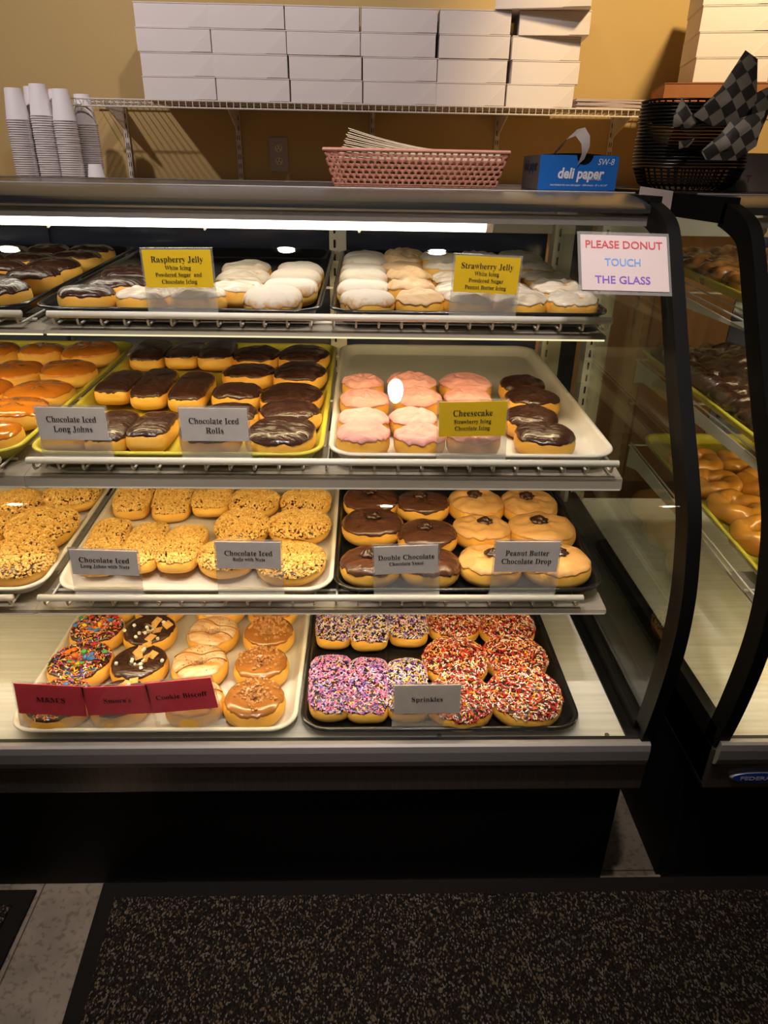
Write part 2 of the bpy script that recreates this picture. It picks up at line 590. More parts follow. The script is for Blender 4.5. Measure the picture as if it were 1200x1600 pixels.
def floor_mat(label, pts, px, py):
    """pts: outline, counter-clockwise, from the corner beside the case"""
    t = thing('floor_mat', label, 'mat', (px, py, FL))
    cx = sum(p[0] for p in pts) / 4
    cy = sum(p[1] for p in pts) / 4
    for nm, ins, z0, z1, m_ in (('rubber_border', 0.0, 0.0, 0.006, m2), ('mat_pile', 0.032, 0.004, 0.010, M['mat'])):
        q = [(x + math.copysign(ins, cx - x), y + math.copysign(ins, cy - y)) for x, y in pts]
        MB().add([(x, y, z0) for x, y in q] + [(x, y, z1) for x, y in q], [(3, 2, 1, 0), (4, 5, 6, 7), (0, 1, 5, 4), (1, 2, 6, 5), (2, 3, 7, 6), (3, 0, 4, 7)]).build(nm, m_, t, bevel=0.002)


floor_mat('large dark speckled floor mat lying along the front of the display cases', [(0, 0), (0.14, -2.2), (2.1, -2.2), (2.1, 0)], -0.497, 0.897)
floor_mat('dark floor mat at left, beyond the strip of bare tiles', [(0, 0), (-1.6, 0), (-1.6, -2.0), (-0.02, -2.0)], -0.618, 0.885)

# ---------------------------------------------------------------- display cases
PROF = [(1.32, -0.030), (1.26, -0.034), (1.19, -0.045), (1.133, -0.063), (1.101, -0.092), (1.06, -0.15), (1.004, -0.232), (0.947, -0.311),
        (0.901, -0.371), (0.865, -0.424), (0.844, -0.474), (0.824, -0.546), (0.818, -0.632), (0.828, -0.74), (0.846, -0.845)]


def smooth_curve(P, n=9):
    P = [P[0]] + list(P) + [P[-1]]
    o = []
    for i in range(1, len(P) - 2):
        for j in range(n):
            t = j / n
            o.append(tuple(0.5 * (2 * b + (c - a) * t + (2 * a - 5 * b + 4 * c - d) * t * t + (3 * b - a - 3 * c + d) * t ** 3)
                           for a, b, c, d in zip(P[i - 1], P[i], P[i + 1], P[i + 2])))
    o.append(P[-2])
    return o


CURVE = smooth_curve(PROF)


def inset(curve, d):
    o = []
    for i, p in enumerate(curve):
        a = curve[max(i - 1, 0)]
        b = curve[min(i + 1, len(curve) - 1)]
        t = Vector((b[0] - a[0], b[1] - a[1])).normalized()
        n = Vector((t.y, -t.x))
        if n.x < 0 and i > 16: n = -n
        if i <= 16: n = Vector((0, -1)) if n.y > 0 else n
        n = Vector((abs(t.y), -abs(t.x)))
        o.append((p[0] + n.x * d, p[1] + n.y * d))
    return o


YB = 1.82                     # back of the case
DECK = -0.839


def display_case(label, xa, xb, glass_from, deck_x1, left_end, right_end):
    t = thing('display_case', label, 'display case', ((xa + xb) / 2, 1.2, FL))
    ox, oy, oz = (xa + xb) / 2, 1.2, FL

    def part(mb, name, m, parent=t, smooth=False, bevel=0):
        mb.v = [(x - ox, y - oy, z - oz) for x, y, z in mb.v]
        return mb.build(name, m, parent, smooth, bevel=bevel)
    # plinth, body and trim
    part(MB().box(xa + 0.01, xb - 0.005, 0.90, YB - 0.02, FL + 0.001, -0.930), 'kick_panel', M['kick'])
    part(MB().box(xa, xb, 0.842, YB, -0.937, DECK - 0.008), 'lower_body', M['steel'], bevel=0.003)
    rail = [(0.846, -0.828), (0.836, -0.826), (0.832, -0.829), (0.830, -0.840), (0.831, -0.860), (0.834, -0.872), (0.840, -0.878), (0.852, -0.880)]
    part(MB().extrude_x(rail, xa + 0.004, xb - 0.006), 'bumper_rail', M['rail'])
    part(MB().extrude_x([(0.8575, -0.832), (0.8465, -0.832), (0.8465, -0.846), (0.8575, -0.846)], xa + 0.01, xb - 0.02), 'glass_gasket', M['black'])
    part(MB().box(xa + 0.02, deck_x1, 0.854, YB - 0.02, DECK - 0.004, DECK), 'deck', M['deck'])
    part(MB().box(deck_x1, xb - 0.01, 0.856, YB - 0.02, DECK - 0.004, DECK + 0.004), 'deck_border', M['black'])
    # curved front glass
    g = CURVE[18:]
    inn = inset(g, 0.006)
    gm = MB()
    for cv in (g, inn):
        gm.extrude_x(cv, xa + 0.02, xb - 0.022, closed=False)
    part(gm, 'curved_front_glass', M['glass'], smooth=True)
    # top
    tp = CURVE[:19]
    part(MB().extrude_x([(1.32, -0.030), (1.32, -0.050), (YB, -0.055), (YB, -0.030)], xa + 0.002, xb - 0.002), 'case_top', M['black_gloss'])
    part(MB().extrude_x(tp + [(1.19, -0.056), (1.31, -0.045), (1.3199, -0.045)], xa + 0.002, xb - 0.002), 'top_front_cap', M['cap'])  # solid cap in the reflection tone where the glass curves over
    part(MB().cyl((xa + 0.002, 1.322, -0.0295), 0.0014, xb - xa - 0.004, 8, 'x').cyl((xa + 0.002, YB - 0.003, -0.0290), 0.0016, xb - xa - 0.004, 8, 'x'), 'top_edge_highlight', M['rail'])  # thin rods added to draw the highlight lines along the top edges
    part(MB().box(xa + 0.01, xb - 0.02, 1.196, 1.204, -0.075, -0.060), 'glass_clamp_strip', M['rail'])
    # ends: curved black edging and a glass side
    for side, on in ((-1, left_end), (1, right_end)):
        if not on: continue
        x1 = xb if side > 0 else xa
        xi = x1 - side * 0.020
        lo, hi = min(x1, xi), max(x1, xi)
        outer = [(y - 0.004, z + 0.002) for y, z in CURVE[15:]]
        inner = inset(CURVE[15:], 0.034)
        part(MB().extrude_x(outer + inner[::-1], lo, hi), 'end_edging', M['black'])
        part(MB().box(lo, hi, 0.85, YB, DECK - 0.09, DECK + 0.030), 'end_sill', M['black'])
        part(MB().box(lo + 0.002, hi - 0.002, 0.905, YB, FL + 0.001, -0.9375).box(lo - 0.001, hi + 0.001, 0.8445, YB + 0.001, -0.9375, DECK - 0.09), 'side_panel', M['kick'])
        mid = (lo + hi) / 2
        pts = inset(CURVE[15:], 0.030) + [(YB, DECK + 0.02), (YB, -0.06)]
        part(MB().extrude_x(pts, mid - 0.002, mid + 0.002), 'end_glass', M['end_glass'])
        part(MB().box(lo - 0.0, hi + 0.0, 1.2, YB, -0.070, -0.031), 'top_side_rail', M['black'])
    # rear frame with dark sliding doors
    part(MB().box(xa, xb + 0.03 if right_end else xb, YB - 0.02, YB + 0.0, -0.133, -0.056), 'rear_header', M['cream'])
    doors = ((xa + 0.06, (xa + xb) / 2 + 0.05), ((xa + xb) / 2 - 0.02, xb - 0.02)) if right_end else ((0.955, 1.45), (1.40, xb - 0.02))
    for i, (a, b_) in enumerate(doors):
        d = part(MB().box(a, b_, YB + 0.004 + 0.012 * i, YB + 0.010 + 0.012 * i, DECK, -0.10), 'sliding_door', M['back_glass'])
        part(MB().box(a + 0.02, a + 0.035, YB - 0.004 + 0.012 * i, YB + 0.004 + 0.012 * i, -0.6, -0.4), 'door_pull', M['black'], d)
    for a, b_ in ([(xb - 0.018, xb + 0.030)] if right_end else []) + ([(xa - 0.01, xa + 0.045)] if left_end else []) + [(-0.085, -0.045)] * (xa < 0):
        p = part(MB().box(a, b_, YB - 0.045, YB - 0.002, DECK, -0.056), 'rear_upright', M['cream'])
        mb = MB()
        for k in range(22):
            z = -0.12 - k * 0.032
            mb.box(a + 0.010, a + 0.015, YB - 0.0462, YB - 0.044, z - 0.018, z)
        part(mb, 'slot_row', M['black'], p)
    if right_end:
        part(MB().box(xb + 0.030, xb + 0.075, YB - 0.03, YB, DECK, -0.056), 'rear_corner_trim', M['black'])
    for sx in (xa + 0.15, deck_x1 - 0.31, deck_x1 - 0.03):
        part(MB().cyl((sx, 0.866, DECK), 0.004, 0.002, 12), 'deck_screw', M['steel'])
    return t, part


CASE, cpart = display_case('long glass bakery display case with curved front, filled with trays of donuts', -2.1, 0.472, 0, 0.436, False, True)
CASE2, cpart2 = display_case('second curved glass display case at the right edge, holding twisted pastries', 0.578, 2.0, 0, 1.96, True, False)
# maker's badge on the second case
bd = MB().lathe([(0.0, 0.004), (0.9, 0.004), (1.0, 0.0)], 40, sx=0.048, sy=0.0125)
bd.v = [(x + 0.664 - 1.289, 0.8415 - 1.2 - z, y - 0.908 - FL) for x, y, z in bd.v]
bo = bd.build('badge', mat('badge_rim', (0.25, 0.26, 0.34), 0.35), CASE2)
bl = MB().lathe([(0.0, 0.0052), (0.88, 0.005), (0.90, 0.002)], 40, sx=0.048, sy=0.0125)
bl.v = [(x + 0.664 - 1.289, 0.8415 - 1.2 - z, y - 0.908 - FL) for x, y, z in bl.v]
bl.build('badge_field', mat('badge_blue', (0.01, 0.04, 0.22), 0.25), bo)
text_mesh('badge_lettering', 'FEDERAL', 0.011, mat('badge_silver', (0.30, 0.32, 0.42), 0.4), bo, (0.664 - 1.289, 0.8355 - 1.2, -0.908 - FL), width=0.060, style='sans', offset=0.02)


# lamps of the case itself
def lamp_tube(parent, x0, x1, y, z, r, m, name='lamp_tube', capm=None):
    o = MB().cyl((x0, y, z), r, x1 - x0, 14, 'x').build(name, m, parent, True)
    for a in (x0 - 0.012, x1):
        MB().cyl((a, y, z), r * 1.05, 0.012, 14, 'x').build('end_cap', capm or M['enamel'], o)
    return o


for nm, xs, lab in (('a', (-2.0, 0.212), 'long bright lamp tube under the top of the donut case'), ('b', (0.72, 1.9), 'lamp tube under the top of the second case')):
    t = thing('case_lamp', lab, 'lamp', (0, 1.31, -0.075))
    MB().box(xs[0], xs[1] + 0.012, -0.060, 0.040, 0.008, 0.016).build('lamp_housing', M['enamel'], t)
    lamp_tube(t, xs[0], xs[1], 0.006, -0.009, 0.0125, M['tube_top'] if nm == 'a' else M['tube_top_b'])
    if nm == 'a':
        for k in range(8):
            MB().tube([(-1.9 + k * 0.27, 0.006 + 0.015 * math.cos(a), -0.009 + 0.015 * math.sin(a)) for a in [PI * q / 6 - PI * 0.5 for q in range(7)]], 0.0022, 6).build('tube_clip', M['cream'], t)

# ---------------------------------------------------------------- shelves
ROW = {1: (1.1239, -0.2025, 2.47), 2: (0.9985, -0.3947, 1.95), 3: (0.963, -0.6171, 3.59), 4: (0.857, -0.817, 0.0)}
BARX = {1: (-0.490, 0.391), 2: (-0.507, 0.392), 3: (-0.520, 0.359)}
CANX = {1: 0.387, 2: 0.405, 3: 0.403}
CANB = {1: -0.240, 2: -0.446, 3: -0.656}
WORD = {1: 'top', 2: 'middle', 3: 'lower'}


def wire_shelf(row, x0, x1, label, tube=True, cx0=None, cx1=None):
    Y, H, T = ROW[row]
    T = math.radians(T)
    yb, zb = Y - 0.012, H - 0.0065
    t = thing('wire_shelf', label, 'shelf', (x0, yb, zb))
    L = x1 - x0
    MB().cyl((0, 0, 0), 0.0055, L, 14, 'x').build('front_bar', M['enamel'], t, True)
    mb = MB()
    n = int(L / 0.0365)
    for k in range(n + 1):
        x = 0.008 + k * (L - 0.016) / n
        pts = [(x, 0, 0), (x, 0.001, -0.012), (x, 0.003, -0.0150), (x, 0.008, -0.0162), (x, 0.10, -0.0162 + 0.09 * math.sin(T)), (x, 0.66, -0.0162 + 0.65 * math.sin(T))]
        mb.tube(pts, 0.0020, 6)
    mb.build('shelf_wires', M['enamel'], t, True)
    mb = MB()
    for y in (0.05, 0.34, 0.655):
        mb.cyl((0, y, -0.0195 + (y - 0.01) * math.sin(T)), 0.0025, L, 8, 'x')
    mb.build('cross_wires', M['enamel'], t, True)
    c0 = (cx0 if cx0 is not None else x0) - x0
    c1 = (cx1 if cx1 is not None else x1) - x0
    zc = CANB[row] - zb
    slope = [(0.052, -0.0235), (0.050, -0.0215), (0.005, max(zc + 0.006, -0.026 - 0.002)), (0.003, zc), (0.0055, zc), (0.007, zc + 0.004)]
    MB().extrude_x(slope + [(0.054, -0.0245), (0.120, -0.0225), (0.120, -0.0210)], c0, c1).build('light_canopy', M['canopy'], t)
    MB().box(c0 + 0.004, c1 - 0.002, 0.0028, 0.0050, zc - 0.0020, zc + 0.0006).build('canopy_edge_strip', M['lip'] if row == 1 else M['enamel'], t)  # top-row strip glows as spilled tube light, other rows are plain enamel
    if tube:
        lamp_tube(t, c0 + 0.03, c1 - 0.03, 0.034, min(zc + 0.006, -0.0315), 0.0045, M['tube_shelf'] if x0 < 0.5 else M['tube_shelf_b'])
    for x in (0.002 + c0, c1 - 0.004) + ((0.437,) if L > 0.5 else ()):
        MB().extrude_x([(0.012, zc + 0.004), (0.60, -0.060 + 0.6 * math.sin(T)), (0.66, -0.075 + 0.6 * math.sin(T)), (0.66, -0.023 + 0.66 * math.sin(T)), (0.052, -0.0255)], x, x + 0.003).build('shelf_bracket', M['enamel'], t)
    return t


for r in (1, 2, 3):
    wire_shelf(r, BARX[r][0], BARX[r][1], 'white wire shelf, %s of three in the donut case, right section' % WORD[r], True, BARX[r][0] - 0.012, CANX[r])
    wire_shelf(r, BARX[r][0] - 0.94, BARX[r][0] - 0.040, 'white wire shelf cut off at the left edge, %s level' % WORD[r], True, BARX[r][0] - 0.94, BARX[r][0] - 0.0125)
for r, xs in ((1, 0.640), (2, 0.650), (3, 0.655)):
    wire_shelf(r, xs, 1.60, 'white wire shelf in the second case, %s level' % WORD[r], True, xs + 0.004, 1.60)
    Y, H, T = ROW[r]
    o = MB().tube([(0, 0, 0), (0, -0.012, -0.002), (0, -0.018, -0.012), (0, -0.010, -0.020), (0, 0.006, -0.018)], 0.0045, 8)

# ---------------------------------------------------------------- trays
TRX = {'1L': -0.992, '11': -0.525, '12': -0.057, '2L': -0.985, '21': -0.5185, '22': -0.0565, '3L': -0.975, '31': -0.5045, '32': -0.0515, '41': -0.5762, '42': -0.1043,
       'R1': 0.690, 'R2': 0.652, 'R3': 0.682}


def rrect(w, d, r, n=7, ox=0.0):
    pts = []
    for cx, cy, a0 in ((w - r, d - r, 0), (r, d - r, 90), (r, r, 180), (w - r, r, 270)):
        for k in range(n + 1):
            a = math.radians(a0 + 90 * k / n)
            pts.append((cx + r * math.cos(a), cy + r * math.sin(a)))
    return pts


def tray_mesh(w, d, name, m):
    mb = MB()
    loops = []
    for ins, z, r in ((0.022, -0.0205, 0.030), (0.016, -0.0190, 0.033), (0.0075, -0.004, 0.038), (0.006, -0.0015, 0.040), (0.001, -0.0025, 0.044), (0.0, -0.001, 0.045),
                      (0.0005, 0.0012, 0.045), (0.004, 0.0022, 0.042), (0.0075, 0.0012, 0.039), (0.0095, -0.003, 0.037), (0.017, -0.0170, 0.031), (0.024, -0.0188, 0.027)):
        loops.append([(x + ins, y + ins, z) for x, y in rrect(w - 2 * ins, d - 2 * ins, r)])
    n = len(loops[0])
    vs = [v for l in loops for v in l]
    fs = [(i * n + k, i * n + (k + 1) % n, (i + 1) * n + (k + 1) % n, (i + 1) * n + k) for i in range(len(loops) - 1) for k in range(n)]
    fs.append(tuple(range(n - 1, -1, -1)))
    k0 = (len(loops) - 1) * n
    fs.append(tuple(k0 + k for k in range(n)))
    mb.add(vs, fs)
    me = mb.mesh(name, m, True)
    me.polygons[len(fs) - 1].use_smooth = False
    me.polygons[len(fs) - 2].use_smooth = False
    return me


TRAYS = {
    '1L': ('black', 'black tray cut off at the left edge of the top shelf, chocolate-iced donuts'),
    '11': ('black', 'black tray behind the Raspberry Jelly card'),
    '12': ('black', 'black tray behind the Strawberry Jelly card'),
    '2L': ('yellow', 'yellow tray of maple-glazed donuts cut off at the left edge'),
    '21': ('yellow', 'yellow tray holding chocolate long johns and rolls'),
    '22': ('white', 'white tray behind the Cheesecake card, back third empty'),
    '3L': ('white', 'white tray of nut-covered donuts cut off at the left edge'),
    '31': ('white', 'white tray of nut-covered long johns and rolls, lower shelf'),
    '32': ('black', 'black tray of double chocolate and peanut butter donuts'),
    '41': ('white', 'white tray on the case floor behind three red cards'),
    '42': ('black', 'black tray of sprinkle donuts on the case floor'),
    'R1': ('yellow', 'yellow tray on the top shelf of the second case'),
    'R2': ('yellow', 'yellow tray of dark chocolate twists in the second case'),
    'R3': ('yellow', 'yellow tray of golden twists on the lowest shelf, second case'),
}
TW, TD = 0.455, 0.655
tmesh = {}
PLANE = {}
for k, (c, lab) in TRAYS.items():
    row = int(k[0]) if k[0] != 'R' else int(k[1])
    Y, H, T = ROW[row]
    T = math.radians(T)
    w = 0.468 if k[0] == '4' else TW
    if (c, w) not in tmesh:
        tmesh[(c, w)] = tray_mesh(w, TD, 'sheet_tray_' + c, M['tray_' + c])
    dy = 0.0
    o = tag(link('bakery_tray', tmesh[(c, w)], None, (TRX[k], Y + dy, H + E), (T, 0, 0)), lab, 'tray', 'bakery trays')
    PLANE[k] = (TRX[k], Y + dy, H, T)


def on_tray(k, u, v, h=-0.0185):
    x, Y, H, T = PLANE[k]
    return (x + u, Y + v * math.cos(T) - h * math.sin(T), H + v * math.sin(T) + h * math.cos(T)), T


# ---------------------------------------------------------------- donuts
def nz(x, y, z=0.0):
    return noise.noise(Vector((x, y, z)))


class Pastry:
    def __init__(s, kind, w, l, h, seed, ring=False, sq=2.2):
        s.kind, s.w, s.l, s.h, s.seed, s.ring, s.sq = kind, w, l, h, seed, ring, sq

    def plan(s, th):
        c, q = math.cos(th), math.sin(th)
        n = s.sq
        k = 1 / (abs(c) ** n + abs(q) ** n) ** (1 / n)
        x = c * k * s.w / 2
        y = q * k * s.w / 2
        if s.l > s.w:
            y += (s.l - s.w) / 2 * math.tanh(2.5 * q) / math.tanh(2.5)
        f = 1 + 0.035 * nz(1.3 * c + s.seed * 7.1, 1.3 * q, s.seed)
        return x * f, y * f

    def body(s, t, th):
        px, py = s.plan(th)
        if s.ring:
            a = math.radians(205) - t * math.radians(360)      # starts inside the hole, over the top, outside, underneath
            rc, rt = 0.60, 0.40
            lump = 1 + 0.05 * nz(2.5 * math.cos(th) + s.seed, 2.5 * math.sin(th), 2 * math.cos(a))
            rho = rc + rt * math.copysign(abs(math.cos(a)) ** 0.85, math.cos(a)) * lump
            z = s.h * (0.5 + 0.5 * math.copysign(abs(math.sin(a)) ** 0.85, math.sin(a)))
            return px * rho, py * rho, z
        a = t * PI
        rho = math.sin(a) ** (0.50 if t < 0.5 else 0.42)
        ca = math.cos(a)
        z = 0.5 + 0.5 * math.copysign(abs(ca) ** 0.80, ca)
        z = s.h * (z + (0.05 * nz(px * 40 + s.seed, py * 40, 3) if t < 0.4 else 0))
        return px * rho, py * rho, z

    def normal(s, t, th):
        e = 0.012
        if s.ring:
            t1, t2 = t - e, t + e
        else:
            t1, t2 = max(t - e, 0.02), max(t + e, 0.044)
        a = Vector(s.body(t2, th)) - Vector(s.body(t1, th))
        tt = max(t, 0.03) if not s.ring else t
        b = Vector(s.body(tt, th + 0.05)) - Vector(s.body(tt, th - 0.05))
        n = a.cross(b)
        if n.length < 1e-9: return Vector((0, 0, 1))
        n.normalize()
        return n

    def edge(s, th):
        c, q = math.cos(th), math.sin(th)
        k = nz(2.2 * c + s.seed * 3.3, 2.2 * q, 5) * 0.6 + nz(6 * c + s.seed, 6 * q, 9) * 0.45 + nz(14 * c + s.seed, 14 * q, 4) * 0.25
        if s.ring:
            return 0.455 + 0.05 * k
        base = {'powder': 0.50, 'nut': 0.44}.get(s.kind, 0.365)
        if s.kind in ('dchoc',): base += 0.03
        return base + 0.10 * k

    def dough_mesh(s):
        na, nt = 40, 18
        mb = MB()
        if s.ring:
            vs = [s.body(i / nt, 2 * PI * k / na) for i in range(nt) for k in range(na)]
            fs = [(i * na + k, i * na + (k + 1) % na, ((i + 1) % nt) * na + (k + 1) % na, ((i + 1) % nt) * na + k) for i in range(nt) for k in range(na)]
        else:
            vs = [(0, 0, s.body(0.0, 0)[2])]
            for i in range(1, nt):
                for k in range(na): vs.append(s.body(i / nt, 2 * PI * k / na))
            vs.append((0, 0, 0))
            fs = [(0, 1 + k, 1 + (k + 1) % na) for k in range(na)]
            fs += [(1 + i * na + k, 1 + (i + 1) * na + k, 1 + (i + 1) * na + (k + 1) % na, 1 + i * na + (k + 1) % na) for i in range(nt - 2) for k in range(na)]
            b0 = 1 + (nt - 2) * na
            fs += [(b0 + (k + 1) % na, b0 + k, len(vs) - 1) for k in range(na)]
        # drop the flattened underside on to the tray
        mb.add([(x, y, max(z, 0.0)) for x, y, z in vs], fs)
        return mb.mesh('dough', M['dough'], True)

    def swirl(s, x, y):
        k = s.kind
        r = math.hypot(x, y) / (s.w / 2)
        th = math.atan2(y, x)
        if k in ('pbicing', 'pb', 'pink', 'white'):
            a = {'pbicing': 0.0036, 'pb': 0.0024, 'pink': 0.0028, 'white': 0.0020}[k]
            q = math.sin(r * 11 + th * 1.0 + s.seed + 2 * nz(x * 30, y * 30, s.seed))
            return a * q * max(0, 1 - r * 0.8) + 0.0040 * nz(x * 60 + s.seed, y * 60, 1)
        if k in ('choc', 'ljchoc', 'dchoc'):
            return 0.0010 * nz(x * 60 + s.seed, y * 160, 1) + 0.0014 * nz(x * 35, y * 35, s.seed)
        return 0.0005 * nz(x * 60, y * 60, s.seed)

    def icing_point(s, f, th, thick):
        te = s.edge(th)
        t0 = 0.06 if s.ring else 0.0
        t = t0 + (te - t0) * f
        p = Vector(s.body(t, th))
        n = s.normal(t, th)
        up = thick * (1 - 0.35 * f ** 6)
        if s.ring: up *= min(1.0, f * 6 + 0.3)
        p = p + n * up
        p.z += s.swirl(p.x, p.y) * (1 - f ** 4)
        return p, n

    def icing_mesh(s, m, thick=0.0022, name='icing'):
        na, nt = 56, 14
        mb = MB()
        vs, fs = [], []
        if not s.ring:
            vs.append(tuple(s.icing_point(0.0, 0, thick)[0]))
            off = 1
            start = 1
        else:
            off, start = 0, 0
        rows = []
        for i in range(start, nt + 1):
            for k in range(na): vs.append(tuple(s.icing_point(i / nt, 2 * PI * k / na, thick)[0]))
        for k in range(na):                    # rolled under edge
            th = 2 * PI * k / na
            t = s.edge(th) + 0.012
            vs.append(tuple(Vector(s.body(t, th)) - s.normal(t, th) * 0.0006))
        nr = nt + 2 - start
        if not s.ring: fs += [(0, 1 + k, 1 + (k + 1) % na) for k in range(na)]
        for i in range(nr - 1):
            for k in range(na):
                a, b = off + i * na + k, off + i * na + (k + 1) % na
                fs.append((a, a + na, b + na, b))
        mb.add(vs, fs)
        return mb.mesh(name, m, True)

    def scatter(s, n, rnd, fmax=0.97):
        out = []
        while len(out) < n:
            th = rnd.random() * 2 * PI
            if s.l > s.w * 1.2:
                # even cover along the length
                (px, py), (qx, qy) = s.plan(th), s.plan(th + 0.02)
                if rnd.random() > 50 * (px * qy - py * qx) / (0.62 * s.w * s.l): continue
            te = s.edge(th)
            if s.ring:
                f = rnd.random() * fmax
            else:
                rho_e = math.sin(min(te, 0.5) * PI) ** 0.5
                rho = math.sqrt(rnd.random()) * rho_e
                a = math.asin(min(1, rho ** 2))
                f = (a / PI) / te
                if rnd.random() < 0.16: f = 0.75 + 0.25 * rnd.random()
                f = min(f, fmax)
            p, nn = s.icing_point(f, th, 0.0024)
            out.append((p, nn))
        return out


def basis(n, rnd, flat=0.25):
    d = Vector((rnd.uniform(-1, 1), rnd.uniform(-1, 1), rnd.uniform(-1, 1)))
    x = (d - n * d.dot(n)).normalized()
    x = (x + n * rnd.uniform(-flat, flat)).normalized()
    y = n.cross(x).normalized()
    return x, y, x.cross(y).normalized()


def add_chunk(mb, p, n, rnd, sz, mi=0, hgt=0.75):
    x, y, z = basis(n, rnd)
    vs = []
    for a, b, c in ((-1, -1, -1), (1, -1, -1), (1, 1, -1), (-1, 1, -1), (-0.7, -0.7, 1), (0.7, -0.7, 1), (0.7, 0.7, 1), (-0.7, 0.7, 1)):
        q = p + x * (a * sz * rnd.uniform(0.6, 1.0)) + y * (b * sz * rnd.uniform(0.5, 0.9)) + z * (c * sz * hgt * rnd.uniform(0.5, 1))
        vs.append(tuple(q))
    mb.add(vs, [(0, 3, 2, 1), (4, 5, 6, 7), (0, 1, 5, 4), (1, 2, 6, 5), (2, 3, 7, 6), (3, 0, 4, 7)], mi)


def add_sprinkle(mb, p, n, rnd, L, r, mi):
    x, y, z = basis(n, rnd, 0.35)
    vs = []
    for a, q in ((-1.0, 0.55), (-0.8, 1.0), (0.8, 1.0), (1.0, 0.55)):
        for k in range(5):
            t = 2 * PI * k / 5
            vs.append(tuple(p + x * (a * L / 2) + (y * math.cos(t) + z * math.sin(t)) * r * q + z * r * 0.6))
    fs = [(i * 5 + k, i * 5 + (k + 1) % 5, (i + 1) * 5 + (k + 1) % 5, (i + 1) * 5 + k) for i in range(3) for k in range(5)]
    fs += [(4, 3, 2, 1, 0), (15, 16, 17, 18, 19)]
    mb.add(vs, fs, mi)


def drop_mesh():
    mb = MB()
    n = 40
    prof = [(r_ * 1.35, z_ * 1.1) for r_, z_ in [(0.0095, 0.0), (0.0105, 0.0015), (0.0100, 0.0035), (0.0080, 0.0052), (0.0060, 0.0058), (0.0052, 0.0072), (0.0034, 0.0088), (0.0008, 0.0108)]]
    vs = []
    for i, (r, z) in enumerate(prof):
        for k in range(n):
            t = 2 * PI * k / n
            q = r * (1 + 0.13 * math.cos(7 * t + i * 0.75))
            vs.append((q * math.cos(t), q * math.sin(t), z))
    fs = [(i * n + k, i * n + (k + 1) % n, (i + 1) * n + (k + 1) % n, (i + 1) * n + k) for i in range(len(prof) - 1) for k in range(n)]
    fs.append(tuple((len(prof) - 1) * n + k for k in range(n)))
    mb.add(vs, fs)
    return mb.mesh('icing_rosette', M['choc'], True)


DROP = drop_mesh()
KINDS = {
    # kind: (what it is, icing material, w, l, h, ring, squareness, thickness, variants)
    'pink': ('pink strawberry-iced donut', 'pink', 0.09, 0.086, 0.041, False, 2.2, 0.0036, 4),
    'choc': ('dark chocolate-iced donut', 'choc', 0.10, 0.094, 0.041, False, 2.3, 0.0020, 4),
    'white': ('white-iced donut', 'white', 0.09, 0.082, 0.040, False, 2.4, 0.0022, 4),
    'powder': ('powdered sugar donut', 'powder', 0.09, 0.080, 0.042, False, 2.6, 0.0007, 3),
    'pbicing': ('peanut butter-iced donut', 'pbicing', 0.085, 0.080, 0.040, False, 2.2, 0.0034, 3),
    'plain': ('yellow-iced donut', 'pbicing', 0.085, 0.080, 0.040, False, 2.2, 0.0020, 1),
    'maple': ('glossy maple-glazed donut', 'maple', 0.10, 0.094, 0.040, False, 2.2, 0.0014, 3),
    'nut': ('chopped-nut covered donut', 'choc', 0.10, 0.095, 0.038, False, 2.1, 0.0016, 3),
    'dchoc': ('double chocolate donut with rosette', 'dchoc', 0.11, 0.102, 0.040, False, 2.1, 0.0030, 3),
    'pb': ('tan-iced donut with chocolate rosette', 'pb', 0.11, 0.102, 0.040, False, 2.1, 0.0030, 3),
    'mm': ('ring donut with candies and sprinkles', 'choc', 0.105, 0.100, 0.038, True, 2.0, 0.0020, 2),
    'smore': ('ring donut with marshmallows and crackers', 'choc', 0.10, 0.097, 0.038, True, 2.0, 0.0022, 2),
    'biscoff': ('white-glazed ring donut with cookie dust', 'drizzle', 0.10, 0.097, 0.038, True, 2.0, 0.0020, 2),
    'crumb': ('caramel ring donut with cookie crumbs', 'caramel', 0.10, 0.097, 0.038, True, 2.0, 0.0022, 2),
    'red': ('round donut with red sprinkles', 'choc', 0.115, 0.108, 0.040, False, 2.0, 0.0018, 3),
    'ljchoc': ('chocolate-iced long john', 'choc', 0.068, 0.160, 0.040, False, 3.2, 0.0020, 4),
    'ljnut': ('nut-covered long john', 'choc', 0.072, 0.160, 0.036, False, 2.8, 0.0016, 3),
    'ljpink': ('pink-sprinkled long john', 'choc', 0.074, 0.150, 0.040, False, 3.2, 0.0018, 2),
    'ljmix': ('purple-and-yellow sprinkle long john', 'choc', 0.074, 0.145, 0.040, False, 3.2, 0.0018, 2),
}
PAL = {'red': ['s_red'] * 7 + ['s_white'] * 4 + ['s_yellow'] * 2 + ['s_brown', 's_maroon', 's_maroon', 's_orange'],
       'ljpink': ['s_pink'] * 5 + ['s_lilac'] * 3 + ['s_purple'] * 3 + ['s_yellow', 's_navy', 's_white'],
       'ljmix': ['s_purple'] * 3 + ['s_yellow'] * 3 + ['s_white'] * 3 + ['s_lilac'] * 2 + ['s_navy', 's_pink'],
       'mm': ['s_orange'] * 4 + ['s_yellow'] * 3 + ['s_red'] * 2 + ['s_blue', 's_pink', 's_maroon', 's_purple', 's_white', 's_green']}


